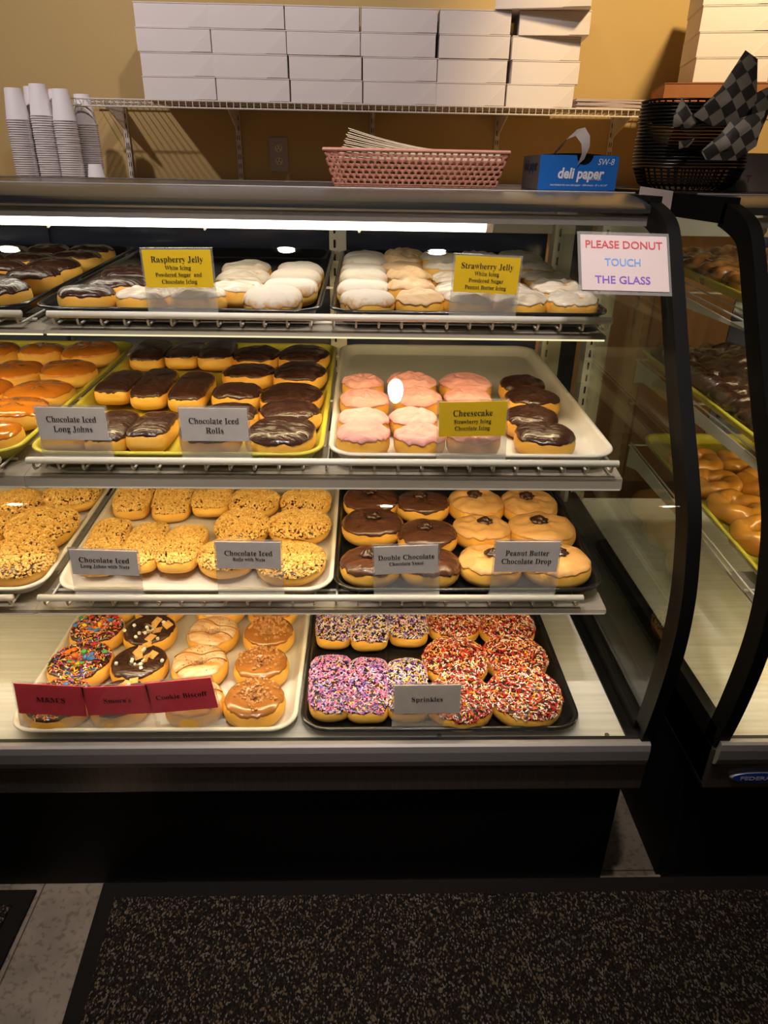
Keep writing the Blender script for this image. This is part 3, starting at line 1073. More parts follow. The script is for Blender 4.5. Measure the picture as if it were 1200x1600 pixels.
def make_pastry(kind, i):
    what, im, w, l, h, ring, sq, th, nv = KINDS[kind]
    rnd = random.Random(hash_s(kind) + i * 97)
    P = Pastry(kind, w, l, h, i * 3.7 + hash_s(kind) % 50, ring, sq)
    root = link({'lj': 'long_john'}.get(kind[:2], 'donut'), None)
    root.empty_display_size = 0.02
    link('dough', P.dough_mesh(), root)
    ic = link('powdered_sugar_coat' if kind == 'powder' else 'icing', P.icing_mesh(M[im], th), root)
    if kind in ('nut', 'ljnut'):
        mb = MB()
        n = 1800 if kind == 'nut' else 2100
        for p, q in P.scatter(n, rnd):
            add_chunk(mb, p, q, rnd, rnd.uniform(0.0014, 0.0026), 0 if rnd.random() < 0.6 else 1)
        o = mb.build('chopped_nuts', [M['nut'], M['nut2']], root)
        o['kind'] = 'stuff'
    if kind in ('red', 'ljpink', 'ljmix', 'mm'):
        pal = PAL[kind]
        names = sorted(set(pal))
        mb = MB()
        n = {'red': 1250, 'ljpink': 1150, 'ljmix': 1100, 'mm': 750}[kind]
        for p, q in P.scatter(n, rnd):
            c = names.index(rnd.choice(pal))
            add_sprinkle(mb, p, q, rnd, rnd.uniform(0.0045, 0.0068), 0.00085, c)
        o = mb.build('sprinkles', [M[x] for x in names], root)
        o['kind'] = 'stuff'
    if kind == 'mm':
        for p, q in P.scatter(24, rnd, 0.9):
            mb = MB().lathe([(0.0001, -0.0028), (0.0035, -0.0021), (0.0054, 0.0), (0.0035, 0.0021), (0.0001, 0.0028)], 12)
            o = mb.build('candy_button', M[rnd.choice(['s_blue', 's_orange', 's_green', 's_yellow', 's_maroon', 's_red', 's_blue'])], root, True)
            o.matrix_local = Matrix.Translation(p + q * 0.0028) @ q.to_track_quat('Z', 'Y').to_matrix().to_4x4()
    if kind == 'smore':
        for j, (p, q) in enumerate(P.scatter(9, rnd, 0.8)):
            mb = MB().box(-0.0085, 0.0085, -0.0075, 0.0075, 0, 0.0022)
            o = mb.build('cereal_square', M['graham'], root, bevel=0.0008)
            o.matrix_local = Matrix.Translation(p + q * 0.0008) @ q.to_track_quat('Z', 'Y').to_matrix().to_4x4() @ Matrix.Rotation(rnd.random() * 3, 4, 'Z') @ Matrix.Rotation(rnd.uniform(-0.4, 0.4), 4, 'X')
        for j, (p, q) in enumerate(P.scatter(18, rnd, 0.95)):
            o = MB().cyl((0, 0, 0), 0.0031, 0.0050, 10).build('marshmallow', M['marsh'], root, bevel=0.001)
            o.matrix_local = Matrix.Translation(p + q * 0.0004) @ q.to_track_quat('Z', 'Y').to_matrix().to_4x4() @ Matrix.Rotation(rnd.uniform(-0.8, 0.8), 4, 'X')
    if kind in ('crumb', 'biscoff'):
        mb = MB()
        for p, q in P.scatter(260 if kind == 'crumb' else 150, rnd, 0.85):
            if kind == 'crumb' and (p.y < -0.01 and rnd.random() < 0.7): continue
            sz = rnd.uniform(0.0012, 0.0040) if kind == 'crumb' else rnd.uniform(0.0005, 0.0014)
            add_chunk(mb, p + q * sz * 0.4, q, rnd, sz)
        o = mb.build('cookie_crumbs', M['crumb'], root)
        o['kind'] = 'stuff'
    if kind == 'biscoff':
        mb = MB()
        for j in (1, 3):
            pts = []
            for q in range(22):
                a = q / 21
                x = (a - 0.5) * 0.092
                y = -0.030 + 0.015 * j + 0.006 * math.sin(a * 5 + j)
                rr = math.hypot(x, y) / 0.048
                if rr > 0.93 or rr < 0.26:
                    if len(pts) > 3: mb.tube(pts, 0.0012, 6)
                    pts = []
                    continue
                t = math.atan2(y, x)
                aa = math.acos(max(-1, min(1, (rr - 0.6) / 0.4)))
                tt = (math.radians(205) - aa) / (2 * PI)
                p = Vector(P.body(tt, t)) + P.normal(tt, t) * 0.0026
                pts.append(tuple(p))
            if len(pts) > 3: mb.tube(pts, 0.0012, 6)
        mb.build('caramel_drizzle', M['caramel'], root, True)
    if kind in ('dchoc', 'pb'):
        link('icing_rosette', DROP, root, (rnd.uniform(-0.006, 0.006), 0.003, h + 0.0035))
    return root


def hash_s(s):
    return sum((i + 3) * ord(c) for i, c in enumerate(s))


DONUTS = {
'22': [('pink',0.055,0.050,0.086,0,0,0,0), ('pink',0.055,0.124,0.086,0,0,0,1), ('pink',0.057,0.222,0.089,0,0,0,2), ('pink',0.054,0.316,0.079,0,0,0,3), ('pink',0.145,0.050,0.082,0,0,1,0), ('pink',0.140,0.131,0.082,0,0,1,1), ('pink',0.153,0.228,0.086,0,0,1,2), ('pink',0.148,0.319,0.092,0,0,1,3), ('pink',0.232,0.052,0.087,0,0,2,0), ('pink',0.237,0.127,0.087,0,0,2,1), ('pink',0.245,0.230,0.088,0,0,2,2), ('pink',0.253,0.326,0.100,0,0,2,3), ('choc',0.348,0.056,0.099,0,0,3,0), ('choc',0.343,0.139,0.094,0,0,3,1), ('choc',0.365,0.234,0.099,0,0,3,2), ('choc',0.364,0.321,0.090,0,0,3,3)],
'21': [('ljchoc',0.052,0.081,0.068,0.132,-4.5,0,0), ('ljchoc',0.055,0.312,0.069,0.171,3.1,0,1), ('ljchoc',0.052,0.539,0.073,0.163,3.7,0,2), ('ljchoc',0.114,0.081,0.064,0.134,0.3,1,0), ('ljchoc',0.124,0.303,0.067,0.177,2.2,1,1), ('ljchoc',0.126,0.540,0.073,0.169,3.9,1,2), ('ljchoc',0.177,0.082,0.066,0.134,1.8,2,0), ('ljchoc',0.196,0.287,0.067,0.169,0.4,2,1), ('ljchoc',0.198,0.535,0.076,0.173,3.2,2,2), ('choc',0.273,0.058,0.099,0,0,3,0), ('choc',0.291,0.146,0.093,0,0,3,1), ('choc',0.285,0.251,0.094,0,0,3,2), ('choc',0.287,0.388,0.107,0,0,3,3), ('choc',0.285,0.511,0.104,0,0,3,4), ('choc',0.386,0.062,0.112,0,0,4,0), ('choc',0.391,0.156,0.106,0,0,4,1), ('choc',0.385,0.251,0.115,0,0,4,2), ('choc',0.390,0.383,0.107,0,0,4,3), ('choc',0.388,0.510,0.111,0,0,4,4)],
'2L': [('maple',0.189,0.518,0.103,0,0,0,0), ('maple',0.288,0.139,0.102,0,0,1,0), ('maple',0.288,0.270,0.092,0,0,1,1), ('maple',0.290,0.389,0.102,0,0,1,2), ('maple',0.284,0.530,0.097,0,0,1,3), ('maple',0.398,0.053,0.090,0,0,2,0), ('maple',0.389,0.160,0.113,0,0,2,1), ('maple',0.388,0.262,0.115,0,0,2,2), ('maple',0.391,0.395,0.108,0,0,2,3), ('maple',0.387,0.535,0.117,0,0,2,4)],
'31': [('ljnut',0.048,0.132,0.070,0.171,5.6,0,0), ('ljnut',0.048,0.316,0.072,0.155,4.2,0,1), ('ljnut',0.117,0.128,0.068,0.169,3.6,1,0), ('ljnut',0.126,0.310,0.076,0.157,5.2,1,1), ('ljnut',0.185,0.123,0.072,0.160,0.9,2,0), ('ljnut',0.202,0.312,0.077,0.157,5.3,2,1), ('nut',0.269,0.090,0.101,0,0,3,0), ('nut',0.279,0.191,0.101,0,0,3,1), ('nut',0.288,0.284,0.101,0,0,3,2), ('nut',0.380,0.075,0.118,0,0,4,0), ('nut',0.384,0.195,0.116,0,0,4,1), ('nut',0.390,0.288,0.100,0,0,4,2)],
'3L': [('nut',0.279,0.075,0.108,0,0,0,0), ('nut',0.275,0.187,0.105,0,0,0,1), ('nut',0.303,0.271,0.099,0,0,0,2), ('nut',0.387,0.083,0.117,0,0,1,0), ('nut',0.384,0.190,0.122,0,0,1,1), ('nut',0.392,0.310,0.106,0,0,1,2)],
'32': [('dchoc',0.064,0.062,0.104,0,0,0,0), ('dchoc',0.068,0.191,0.116,0,0,0,1), ('dchoc',0.066,0.289,0.111,0,0,0,2), ('dchoc',0.164,0.060,0.105,0,0,1,0), ('dchoc',0.168,0.156,0.109,0,0,1,1), ('dchoc',0.168,0.272,0.106,0,0,1,2), ('pb',0.268,0.063,0.111,0,0,2,0), ('pb',0.270,0.175,0.109,0,0,2,1), ('pb',0.272,0.275,0.111,0,0,2,2), ('pb',0.383,0.067,0.120,0,0,3,0), ('pb',0.382,0.176,0.126,0,0,3,1), ('pb',0.379,0.278,0.112,0,0,3,2)],
'41': [('mm',0.067,0.062,0.113,0,0,0,0), ('mm',0.068,0.161,0.115,0,0,0,1), ('mm',0.064,0.259,0.105,0,0,0,2), ('mm',0.063,0.348,0.102,0,0,0,3), ('smore',0.168,0.061,0.099,0,0,1,0), ('smore',0.172,0.158,0.102,0,0,1,1), ('smore',0.164,0.259,0.102,0,0,1,2), ('smore',0.160,0.347,0.102,0,0,1,3), ('biscoff',0.294,0.059,0.099,0,0,2,0), ('biscoff',0.282,0.157,0.102,0,0,2,1), ('biscoff',0.286,0.255,0.099,0,0,2,2), ('biscoff',0.285,0.342,0.102,0,0,2,3), ('crumb',0.392,0.063,0.106,0,0,3,0), ('crumb',0.393,0.152,0.100,0,0,3,1), ('crumb',0.394,0.249,0.099,0,0,3,2), ('crumb',0.392,0.336,0.102,0,0,3,3)],
'42': [('ljpink',0.048,0.103,0.076,0.155,1.9,0,0), ('ljmix',0.046,0.291,0.071,0.142,1.4,0,1), ('ljpink',0.112,0.097,0.076,0.152,0,1,0), ('ljmix',0.116,0.288,0.076,0.148,0.2,1,1), ('ljmix',0.181,0.095,0.073,0.146,-1.3,2,0), ('ljmix',0.191,0.296,0.079,0.139,0.6,2,1), ('red',0.269,0.063,0.116,0,0,3,0), ('red',0.274,0.167,0.124,0,0,3,1), ('red',0.282,0.286,0.108,0,0,3,2), ('red',0.381,0.072,0.129,0,0,4,0), ('red',0.385,0.179,0.120,0,0,4,1), ('red',0.388,0.280,0.114,0,0,4,2)],
'11': [('choc',0.075,0.053,0.092,0,0,0,0), ('choc',0.098,0.132,0.099,0,0,0,1), ('choc',0.088,0.236,0.097,0,0,0,2), ('white',0.170,0.050,0.087,0,0,1,0), ('white',0.200,0.122,0.090,0,0,1,1), ('white',0.256,0.051,0.089,0,0,2,0), ('white',0.308,0.113,0.091,0,0,2,1), ('white',0.305,0.207,0.100,0,0,2,2), ('white',0.295,0.308,0.095,0,0,2,3), ('powder',0.376,0.053,0.094,0,0,3,0), ('powder',0.397,0.132,0.093,0,0,3,1), ('powder',0.397,0.221,0.094,0,0,3,2), ('powder',0.400,0.303,0.087,0,0,3,3)],
'12': [('powder',0.062,0.052,0.086,0,0,0,0), ('powder',0.055,0.127,0.088,0,0,0,1), ('powder',0.055,0.222,0.090,0,0,0,2), ('powder',0.055,0.310,0.090,0,0,0,3), ('powder',0.057,0.397,0.090,0,0,0,4), ('powder',0.057,0.474,0.089,0,0,0,5), ('pbicing',0.148,0.049,0.081,0,0,1,0), ('pbicing',0.137,0.127,0.084,0,0,1,1), ('pbicing',0.139,0.232,0.086,0,0,1,2), ('plain',0.131,0.345,0.087,0,0,1,3), ('pbicing',0.135,0.436,0.087,0,0,1,4), ('pbicing',0.145,0.511,0.088,0,0,1,5), ('white',0.226,0.049,0.083,0,0,2,0), ('white',0.218,0.122,0.086,0,0,2,1), ('white',0.222,0.228,0.088,0,0,2,2), ('white',0.216,0.340,0.090,0,0,2,3), ('white',0.218,0.454,0.091,0,0,2,4), ('white',0.312,0.054,0.092,0,0,3,0), ('white',0.303,0.133,0.091,0,0,3,1), ('white',0.306,0.244,0.092,0,0,3,2), ('white',0.303,0.348,0.093,0,0,3,3), ('white',0.306,0.471,0.094,0,0,3,4), ('white',0.398,0.052,0.086,0,0,4,0), ('white',0.394,0.144,0.092,0,0,4,1), ('white',0.397,0.250,0.097,0,0,4,2), ('white',0.395,0.371,0.097,0,0,4,3), ('white',0.396,0.488,0.096,0,0,4,4)],
'1L': [('choc',0.229,0.367,0.090,0,0,0,0), ('choc',0.233,0.463,0.090,0,0,0,1), ('choc',0.324,0.048,0.082,0,0,1,0), ('choc',0.349,0.131,0.088,0,0,1,1), ('choc',0.312,0.258,0.096,0,0,1,2), ('choc',0.316,0.376,0.093,0,0,1,3), ('choc',0.320,0.465,0.090,0,0,1,4), ('choc',0.403,0.063,0.085,0,0,2,0), ('choc',0.400,0.194,0.091,0,0,2,1), ('choc',0.397,0.293,0.097,0,0,2,2), ('choc',0.397,0.415,0.097,0,0,2,3), ('choc',0.400,0.496,0.091,0,0,2,4)],
}


def nth(k):
    return '%d%s' % (k, 'th' if 10 < k % 100 < 14 else {1: 'st', 2: 'nd', 3: 'rd'}.get(k % 10, 'th'))


ORD = ['front', 'second', 'third', 'fourth', 'fifth', 'sixth']
COLW = {5: ['leftmost', 'second', 'middle', 'fourth', 'rightmost'], 4: ['leftmost', 'second', 'third', 'rightmost'], 3: ['leftmost', 'middle', 'rightmost'], 2: ['left', 'right']}
TRAYW = {'1L': 'black tray at upper left edge', '11': 'black tray behind Raspberry Jelly card', '12': 'black tray behind Strawberry Jelly card',
         '2L': 'yellow tray at left edge', '21': 'yellow tray of chocolate long johns', '22': 'white tray behind Cheesecake card',
         '3L': 'white nut tray at left edge', '31': 'white tray of nutty long johns', '32': 'black tray of rosette donuts',
         '41': 'white tray behind red cards', '42': 'black tray of sprinkle donuts'}
BANK = {}
for kind in KINDS:
    BANK[kind] = [make_pastry(kind, i) for i in range(KINDS[kind][8])]
rnd = random.Random(5)
for k, lst in DONUTS.items():
    ncol = max(a[6] for a in lst) + 1
    for kind, u, v, w, l, ang, c, r in lst:
        src = rnd.choice(BANK[kind])
        o = copy_tree(src)
        bw, bl = KINDS[kind][2], KINDS[kind][3]
        pos, T = on_tray(k, u, v)
        sx = w / bw
        sy = (l / bl) if l else sx * (1.06 if kind in ('choc', 'maple', 'white', 'powder', 'red', 'nut') else 1.02)
        lj = kind.startswith('lj')
        rz = math.radians(ang) if lj else rnd.choice((0, 0.3, -0.25, PI, PI + 0.3, PI - 0.2))
        if lj and rnd.random() < 0.5: rz += PI
        if kind == 'crumb': rz = rnd.uniform(-0.4, 0.4)
        o.location = (pos[0], pos[1], pos[2] + E)
        o.rotation_euler = (T + rnd.uniform(-0.02, 0.02), rnd.uniform(-0.02, 0.02), rz)
        o.scale = (sx, sy, rnd.uniform(0.95, 1.08))
        rows = [a for a in lst if a[6] == c]
        rw = 'at the front' if r == 0 else ORD[r] + ' from front'
        lab = '%s, %s of the %s column, %s' % (KINDS[kind][0], rw if r == 0 else rw, COLW[ncol][c], TRAYW[k])
        lab = lab.replace('at the front of the', 'at front of')
        lab = lab.replace(' of the ' + COLW[ncol][c], ', ' + COLW[ncol][c])
        tag(o, lab, 'donut' if not lj else 'long john donut', 'donuts on the ' + TRAYW[k])
for kind in BANK:
    for o in BANK[kind]: remove_tree(o)


# twisted pastries in the second case
def twist_mesh(name, m, seed):
    mb = MB()
    na, nb = 72, 20
    vs = []
    for i in range(na):
        th = 2 * PI * i / na
        for k in range(nb):
            a = 2 * PI * k / nb
            r = 0.0185 * (1 + 0.26 * abs(math.cos(a - 2.5 * th + seed)) ** 1.3 - 0.10) * (1 + 0.06 * nz(math.cos(th) * 2, math.sin(th) * 2, seed))
            R = 0.036 + r * math.cos(a)
            z = 0.019 + r * math.sin(a)
            f = 1 + 0.06 * nz(1.5 * math.cos(th) + seed, 1.5 * math.sin(th), 2)
            vs.append((R * math.cos(th) * f * 1.06, R * math.sin(th) * f * 0.95, max(0, z)))
    fs = [(i * nb + k, ((i + 1) % na) * nb + k, ((i + 1) % na) * nb + (k + 1) % nb, i * nb + (k + 1) % nb) for i in range(na) for k in range(nb)]
    mb.add(vs, fs)
    return mb.mesh(name, m, True)


m_gold = mat('glazed_golden_dough', (0.66, 0.31, 0.04), 0.25, c2=(0.50, 0.20, 0.025), scale=22, coat=0.5)
m_cin = mat('browned_glazed_dough', (0.52, 0.23, 0.05), 0.25, c2=(0.13, 0.05, 0.02), scale=30, coat=0.5, lo=0.4, hi=0.6)
for k, m, lab in (('R1', m_cin, 'brown-streaked glazed twist'), ('R2', M['choc'], 'dark chocolate-glazed twist'), ('R3', m_gold, 'shiny golden glazed twist')):
    ms = [twist_mesh('twist_pastry', m, s) for s in (0.3, 1.7)]
    cols = 4
    for c in range(cols):
        for r in range(6):
            u, v = 0.066 + c * 0.108, 0.068 + r * 0.104
            pos, T = on_tray(k, u, v)
            if pos[0] / pos[1] > 0.80 or r > (5 if k != 'R3' else 4): continue
            o = link('twist_pastry', ms[(c + r) % 2], None, (pos[0], pos[1], pos[2] + E), (T + rnd.uniform(-0.03, 0.03), rnd.uniform(-0.1, 0.1), rnd.uniform(-1.2, 1.2)))
            o.scale = (rnd.uniform(1.0, 1.06), rnd.uniform(1.0, 1.05), rnd.uniform(1.0, 1.15))
            tag(o, '%s, %s, %s column of its tray in second case' % (lab, 'at the front' if r == 0 else ORD[r] + ' from front', COLW[4][c]), 'pastry', 'twists in the second case')

# ---------------------------------------------------------------- cards
S = 0.0


def card(key, row, corners, color, lines, label, leanf=0.0):
    (x0, z0), (x1, z1), (x2, z2), (x3, z3) = corners        # TL TR BR BL
    Y = {1: 1.118, 2: 0.992, 3: 0.957, 4: 0.872}[row]
    ysc = Y / {1: 1.12, 2: 0.995, 3: 0.96, 4: 0.857}[row]
    cx, cz = (x0 + x1 + x2 + x3) / 4 * ysc, (z0 + z1 + z2 + z3) / 4 * ysc
    w = (math.hypot(x1 - x0, z1 - z0) + math.hypot(x2 - x3, z2 - z3)) / 2 * ysc
    h = (math.hypot(x0 - x3, z0 - z3) + math.hypot(x1 - x2, z1 - z2)) / 2 * ysc
    roll = (math.atan2(z1 - z0, x1 - x0) + math.atan2(z2 - z3, x2 - x3)) / 2
    rim = ROW[row][1] - 0.004
    down = cz - h / 2 - rim
    t = thing('label_holder', label, 'label', (cx, Y - 0.004, cz), (leanf, -roll, 0))
    sl = MB().box(-w / 2 - 0.003, w / 2 + 0.003, 0.0008, 0.0020, -h / 2 - down, h / 2 + 0.003)
    sl.box(-w / 2 - 0.003, w / 2 + 0.003, -0.0022, 0.014, -h / 2 - down - 0.002, -h / 2 - down)
    sl.build('clear_holder', M['acrylic'], t)
    MB().box(-w / 2 - 0.003, w / 2 + 0.003, -0.0022, -0.0014, -h / 2 - 0.002, h / 2 + 0.003).build('clear_front', M['acrylic_front'], t)
    pc = MB().box(-w / 2, w / 2, -0.0008, 0.0004, -h / 2, h / 2).build('paper_card', M['card_' + color], t)
    for txt, size, yy, wd in lines:
        text_mesh('lettering', txt, size, M['ink'], pc, (0, -0.0012, yy), width=wd * w, offset=-0.012)


card('raspberry', 1, [(-.334, -.114), (-.231, -.112), (-.232, -.167), (-.334, -.168)], 'yellow',
     [('Raspberry Jelly', 0.0125, 0.0135, 0.76), ('White Icing', 0.0085, 0.0015, 0.38), ('Powdered Sugar  and', 0.0085, -0.0085, 0.68), ('Chocolate Icing', 0.0085, -0.0185, 0.52)],
     'yellow Raspberry Jelly card in clear holder on the top shelf')
card('strawberry', 1, [(.139, -.115), (.240, -.118), (.234, -.171), (.135, -.168)], 'yellow',
     [('Strawberry Jelly', 0.0125, 0.0125, 0.80), ('White Icing', 0.0085, 0.0015, 0.38), ('Powdered Sugar', 0.0085, -0.0085, 0.54), ('Peanut Butter Icing', 0.0085, -0.0185, 0.64)],
     'yellow Strawberry Jelly card in clear holder on the top shelf')
card('lj', 2, [(-.489, -.321), (-.389, -.321), (-.373, -.369), (-.474, -.368)], 'white',
     [('Chocolate Iced', 0.0130, 0.0070, 0.72), ('Long Johns', 0.0130, -0.0080, 0.56)], 'grey-white card reading Chocolate Iced Long Johns')
card('rolls', 2, [(-.272, -.319), (-.172, -.319), (-.174, -.370), (-.273, -.370)], 'white',
     [('Chocolate Iced', 0.0130, 0.0060, 0.74), ('Rolls', 0.0130, -0.0090, 0.26)], 'grey-white card reading Chocolate Iced Rolls')
card('cheese', 2, [(.110, -.308), (.211, -.303), (.214, -.359), (.113, -.360)], 'yellow',
     [('Cheesecake', 0.0135, 0.0095, 0.58), ('Strawberry Icing', 0.0090, -0.0035, 0.55), ('Chocolate Icing', 0.0090, -0.0140, 0.52)], 'yellow Cheesecake card in clear holder, middle shelf')
card('ljn', 3, [(-.460, -.538), (-.356, -.540), (-.354, -.586), (-.457, -.581)], 'white',
     [('Chocolate Iced', 0.0125, 0.0045, 0.75), ('Long Johns with Nuts', 0.0085, -0.0065, 0.73)], 'grey-white card reading Chocolate Iced Long Johns with Nuts')
card('rn', 3, [(-.231, -.523), (-.130, -.524), (-.131, -.572), (-.231, -.571)], 'white',
     [('Chocolate Iced', 0.0125, 0.0040, 0.74), ('Rolls with Nuts', 0.0085, -0.0070, 0.50)], 'grey-white card reading Chocolate Iced Rolls with Nuts')
card('dc', 3, [(.015, -.532), (.117, -.527), (.119, -.578), (.019, -.582)], 'white',
     [('Double Chocolate', 0.0120, 0.0050, 0.88), ('Chocolate Yeast', 0.0082, -0.0065, 0.54)], 'grey-white card reading Double Chocolate Chocolate Yeast')
card('pb', 3, [(.207, -.522), (.309, -.521), (.312, -.577), (.210, -.576)], 'white',
     [('Peanut Butter', 0.0130, 0.0070, 0.68), ('Chocolate Drop', 0.0130, -0.0080, 0.78)], 'grey-white card reading Peanut Butter Chocolate Drop')
card('mm', 4, [(-.533, -.713), (-.431, -.723), (-.435, -.779), (-.540, -.775)], 'red', [("M&M'S", 0.013, 0.0, 0.42)], "leftmost of three red cards on the case floor")
card('sm', 4, [(-.431, -.723), (-.333, -.719), (-.331, -.774), (-.435, -.779)], 'red', [("Smore's", 0.013, 0.0, 0.42)], "middle of three red cards, reading Smore's")
card('bis', 4, [(-.333, -.715), (-.233, -.705), (-.229, -.763), (-.334, -.776)], 'red', [("Cookie Biscoff", 0.013, 0.0, 0.78)], "rightmost of three red cards, reading Cookie Biscoff")
card('spr', 4, [(.047, -.721), (.151, -.720), (.156, -.777), (.051, -.778)], 'white', [('Sprinkles', 0.013, 0.0, 0.47)], 'grey-white card reading Sprinkles')

# sign fixed inside a plastic sleeve on the curved glass
t = thing('glass_sign', 'white paper sign in plastic sleeve on curved glass, coloured capital letters', 'sign', (0.3725, 1.045, -0.115), (math.radians(-35), math.radians(0.8), 0))
for i_ in range(1):
    MB().box(-0.067, 0.067, 0.0006, 0.0012, -0.048, 0.048).build('plastic_sleeve', M['acrylic'], t)
    MB().box(-0.067, 0.067, -0.0020, -0.0014, -0.048, 0.048).build('sleeve_front', M['acrylic_front'], t)
    pc = MB().box(-0.063, 0.063, -0.0005, 0.0004, -0.0425, 0.0425).build('paper_sheet', mat('pinkish_white_paper', (0.62, 0.52, 0.52), 0.8), t)
    for txt, c, yy, xx, wd in (('PLEASE DONUT', (0.55, 0.07, 0.09), 0.027, 0.0, 0.112), ('TOUCH', (0.16, 0.36, 0.75), 0.0, -0.003, 0.052), ('THE GLASS', (0.20, 0.10, 0.50), -0.027, -0.004, 0.080)):
        text_mesh('sign_lettering', txt, 0.0165, mat('sign_ink', c, 0.7), pc, (xx, -0.0009, yy), width=wd, style='sans', offset=0.012)

# ---------------------------------------------------------------- things on the case tops
TOPZ = -0.030
m_basket = mat('pink_woven_plastic', (0.60, 0.27, 0.19), 0.55, c2=(0.54, 0.23, 0.16), scale=30)


def lattice_wall(mb, p0, p1, q0, q1, nrow, ncol, th):
    """woven strip wall between bottom edge p0-p1 and top edge q0-q1"""
    def P(a, b):
        lo = Vector(p0).lerp(Vector(p1), a)
        hi = Vector(q0).lerp(Vector(q1), a)
        return lo.lerp(hi, b)
    n = (Vector(p1) - Vector(p0)).cross(Vector(q0) - Vector(p0)).normalized() * th

    def slab(a0, a1, b0, b1, o=0.0):
        c = [P(a0, b0), P(a1, b0), P(a1, b1), P(a0, b1)]
        vs = [tuple(x + n * (o - 0.5)) for x in c] + [tuple(x + n * (o + 0.5)) for x in c]
        mb.add(vs, [(0, 3, 2, 1), (4, 5, 6, 7), (0, 1, 5, 4), (1, 2, 6, 5), (2, 3, 7, 6), (3, 0, 4, 7)])
    for r in range(nrow):
        b0, b1 = (r + 0.22) / nrow, (r + 0.90) / nrow
        slab(0, 1, (r + 0.90) / nrow - 0.02, (r + 1.22) / nrow if r < nrow - 1 else 1.0)
        for c in range(ncol + 1):
            a = (c + (0.5 if r % 2 else 0.0)) / ncol
            if a > 1: continue
            slab(max(0, a - 0.16 / ncol), min(1, a + 0.16 / ncol), b0 - 0.03, b1 + 0.02, 0.35)
    slab(0, 1, 0, 0.22 / nrow)


def basket(t, w0, d0, w1, d1, h, m, nrow=7, ncol=26, th=0.0022):
    a = [(-w0 / 2, -d0 / 2, 0.003), (w0 / 2, -d0 / 2, 0.003), (w0 / 2, d0 / 2, 0.003), (-w0 / 2, d0 / 2, 0.003)]
    b = [(-w1 / 2, -d1 / 2, h), (w1 / 2, -d1 / 2, h), (w1 / 2, d1 / 2, h), (-w1 / 2, d1 / 2, h)]
    for i in range(4):
        mb = MB()
        j = (i + 1) % 4
        lattice_wall(mb, a[i], a[j], b[i], b[j], nrow, ncol if i % 2 == 0 else ncol // 2, th)
        mb.build('woven_side', m, t)
    MB().box(-w0 / 2, w0 / 2, -d0 / 2, d0 / 2, 0, 0.003).build('basket_base', m, t)
    MB().tube([(x * 1.005, y * 1.005, z) for x, y, z in b], 0.0035, 8, closed=True).build('basket_rim', m, t)


PY = 1.50
t = thing('plastic_basket', 'pink woven plastic basket full of paper bags on the case top', 'basket', (0.099, PY + 0.07, TOPZ), (0, 0, math.radians(-0.8)))
basket(t, 0.318, 0.120, 0.355, 0.152, 0.063, m_basket)
m_bag = mat('cream_paper_bag', (0.86, 0.74, 0.56), 0.8, c2=(0.80, 0.67, 0.48), scale=40)
for i in range(16):
    mb = MB()
    n = 18
    dz = i * 0.0016
    vs = []
    x0, x1 = -0.152 + 0.0014 * i + (i % 3) * 0.002, 0.166
    for k in range(n + 1):
        a = k / n
        x = x0 + (x1 - x0) * a
        lift = max(0.0, 1 - a / 0.60) ** 1.5 * (0.006 + 0.0019 * i)
        z = 0.0405 + dz + lift
        vs += [(x, -0.058, z), (x, 0.058, z), (x, -0.058, z + 0.00155), (x, 0.058, z + 0.00155)]
    fs = []
    for k in range(n):
        q = 4 * k
        fs += [(q, q + 4, q + 5, q + 1), (q + 2, q + 3, q + 7, q + 6), (q, q + 2, q + 6, q + 4), (q + 1, q + 5, q + 7, q + 3)]
    fs += [(0, 1, 3, 2), (4 * n, 4 * n + 2, 4 * n + 3, 4 * n + 1)]
    mb.add(vs, fs)
    o = mb.build('paper_bag', m_bag, None, False, (0.099, PY + 0.07, TOPZ + E), (0, 0, math.radians(-0.8)))
    tag(o, 'cream paper bag, %s of the fanned pile in the pink basket' % ('topmost' if i == 15 else nth(16 - i) + ' from the top'), 'paper bag', 'paper bags in the pink basket')

# deli paper box
t = thing('paper_box', 'blue deli paper dispenser box on the case top', 'box', (0.415, 1.5, TOPZ), (0, 0, math.radians(-2)))
m_blue = mat('deli_blue_card', (0.005, 0.13, 0.52), 0.5)
m_grey = mat('grey_box_card', (0.36, 0.30, 0.28), 0.7)
bw, bh, bd_ = 0.152, 0.061, 0.19
mb = MB()
# front panel with a round thumb notch in the top edge
fr = [(-bw / 2, 0), (bw / 2, 0), (bw / 2, bh)]
for k in range(13):
    a = PI * k / 12
    fr.append((-0.002 + 0.016 * math.cos(a) + 0.012, bh - 0.017 * math.sin(a)))
fr.append((-bw / 2, bh))
n = len(fr)
mb.add([(x, 0, z) for x, z in fr] + [(x, 0.0012, z) for x, z in fr], [tuple(range(n)), tuple(range(2 * n - 1, n - 1, -1))] + [(i, i + n, (i + 1) % n + n, (i + 1) % n) for i in range(n)])
fp = mb.build('front_panel', m_blue, t)
sp_ = MB().box(-bw / 2, -bw / 2 + 0.0012, 0.0013, bd_, 0, bh).build('side_panel', m_grey, t)
MB().box(bw / 2 - 0.0012, bw / 2, 0.0013, bd_, 0, bh).build('side_panel', m_grey, t)
MB().box(-bw / 2, bw / 2, bd_, bd_ + 0.0012, 0, bh).build('back_panel', m_blue, t)
lid = MB()
vs = []
for k in range(9):
    x = -bw / 2 + bw * k / 8
    vs += [(x, 0.03, bh + 0.004 * math.sin(PI * k / 8)), (x, bd_, bh)]
lid.add(vs, [(2 * k, 2 * k + 2, 2 * k + 3, 2 * k + 1) for k in range(8)])
lid.build('box_lid', m_grey, t)
fl = MB()
vs = []
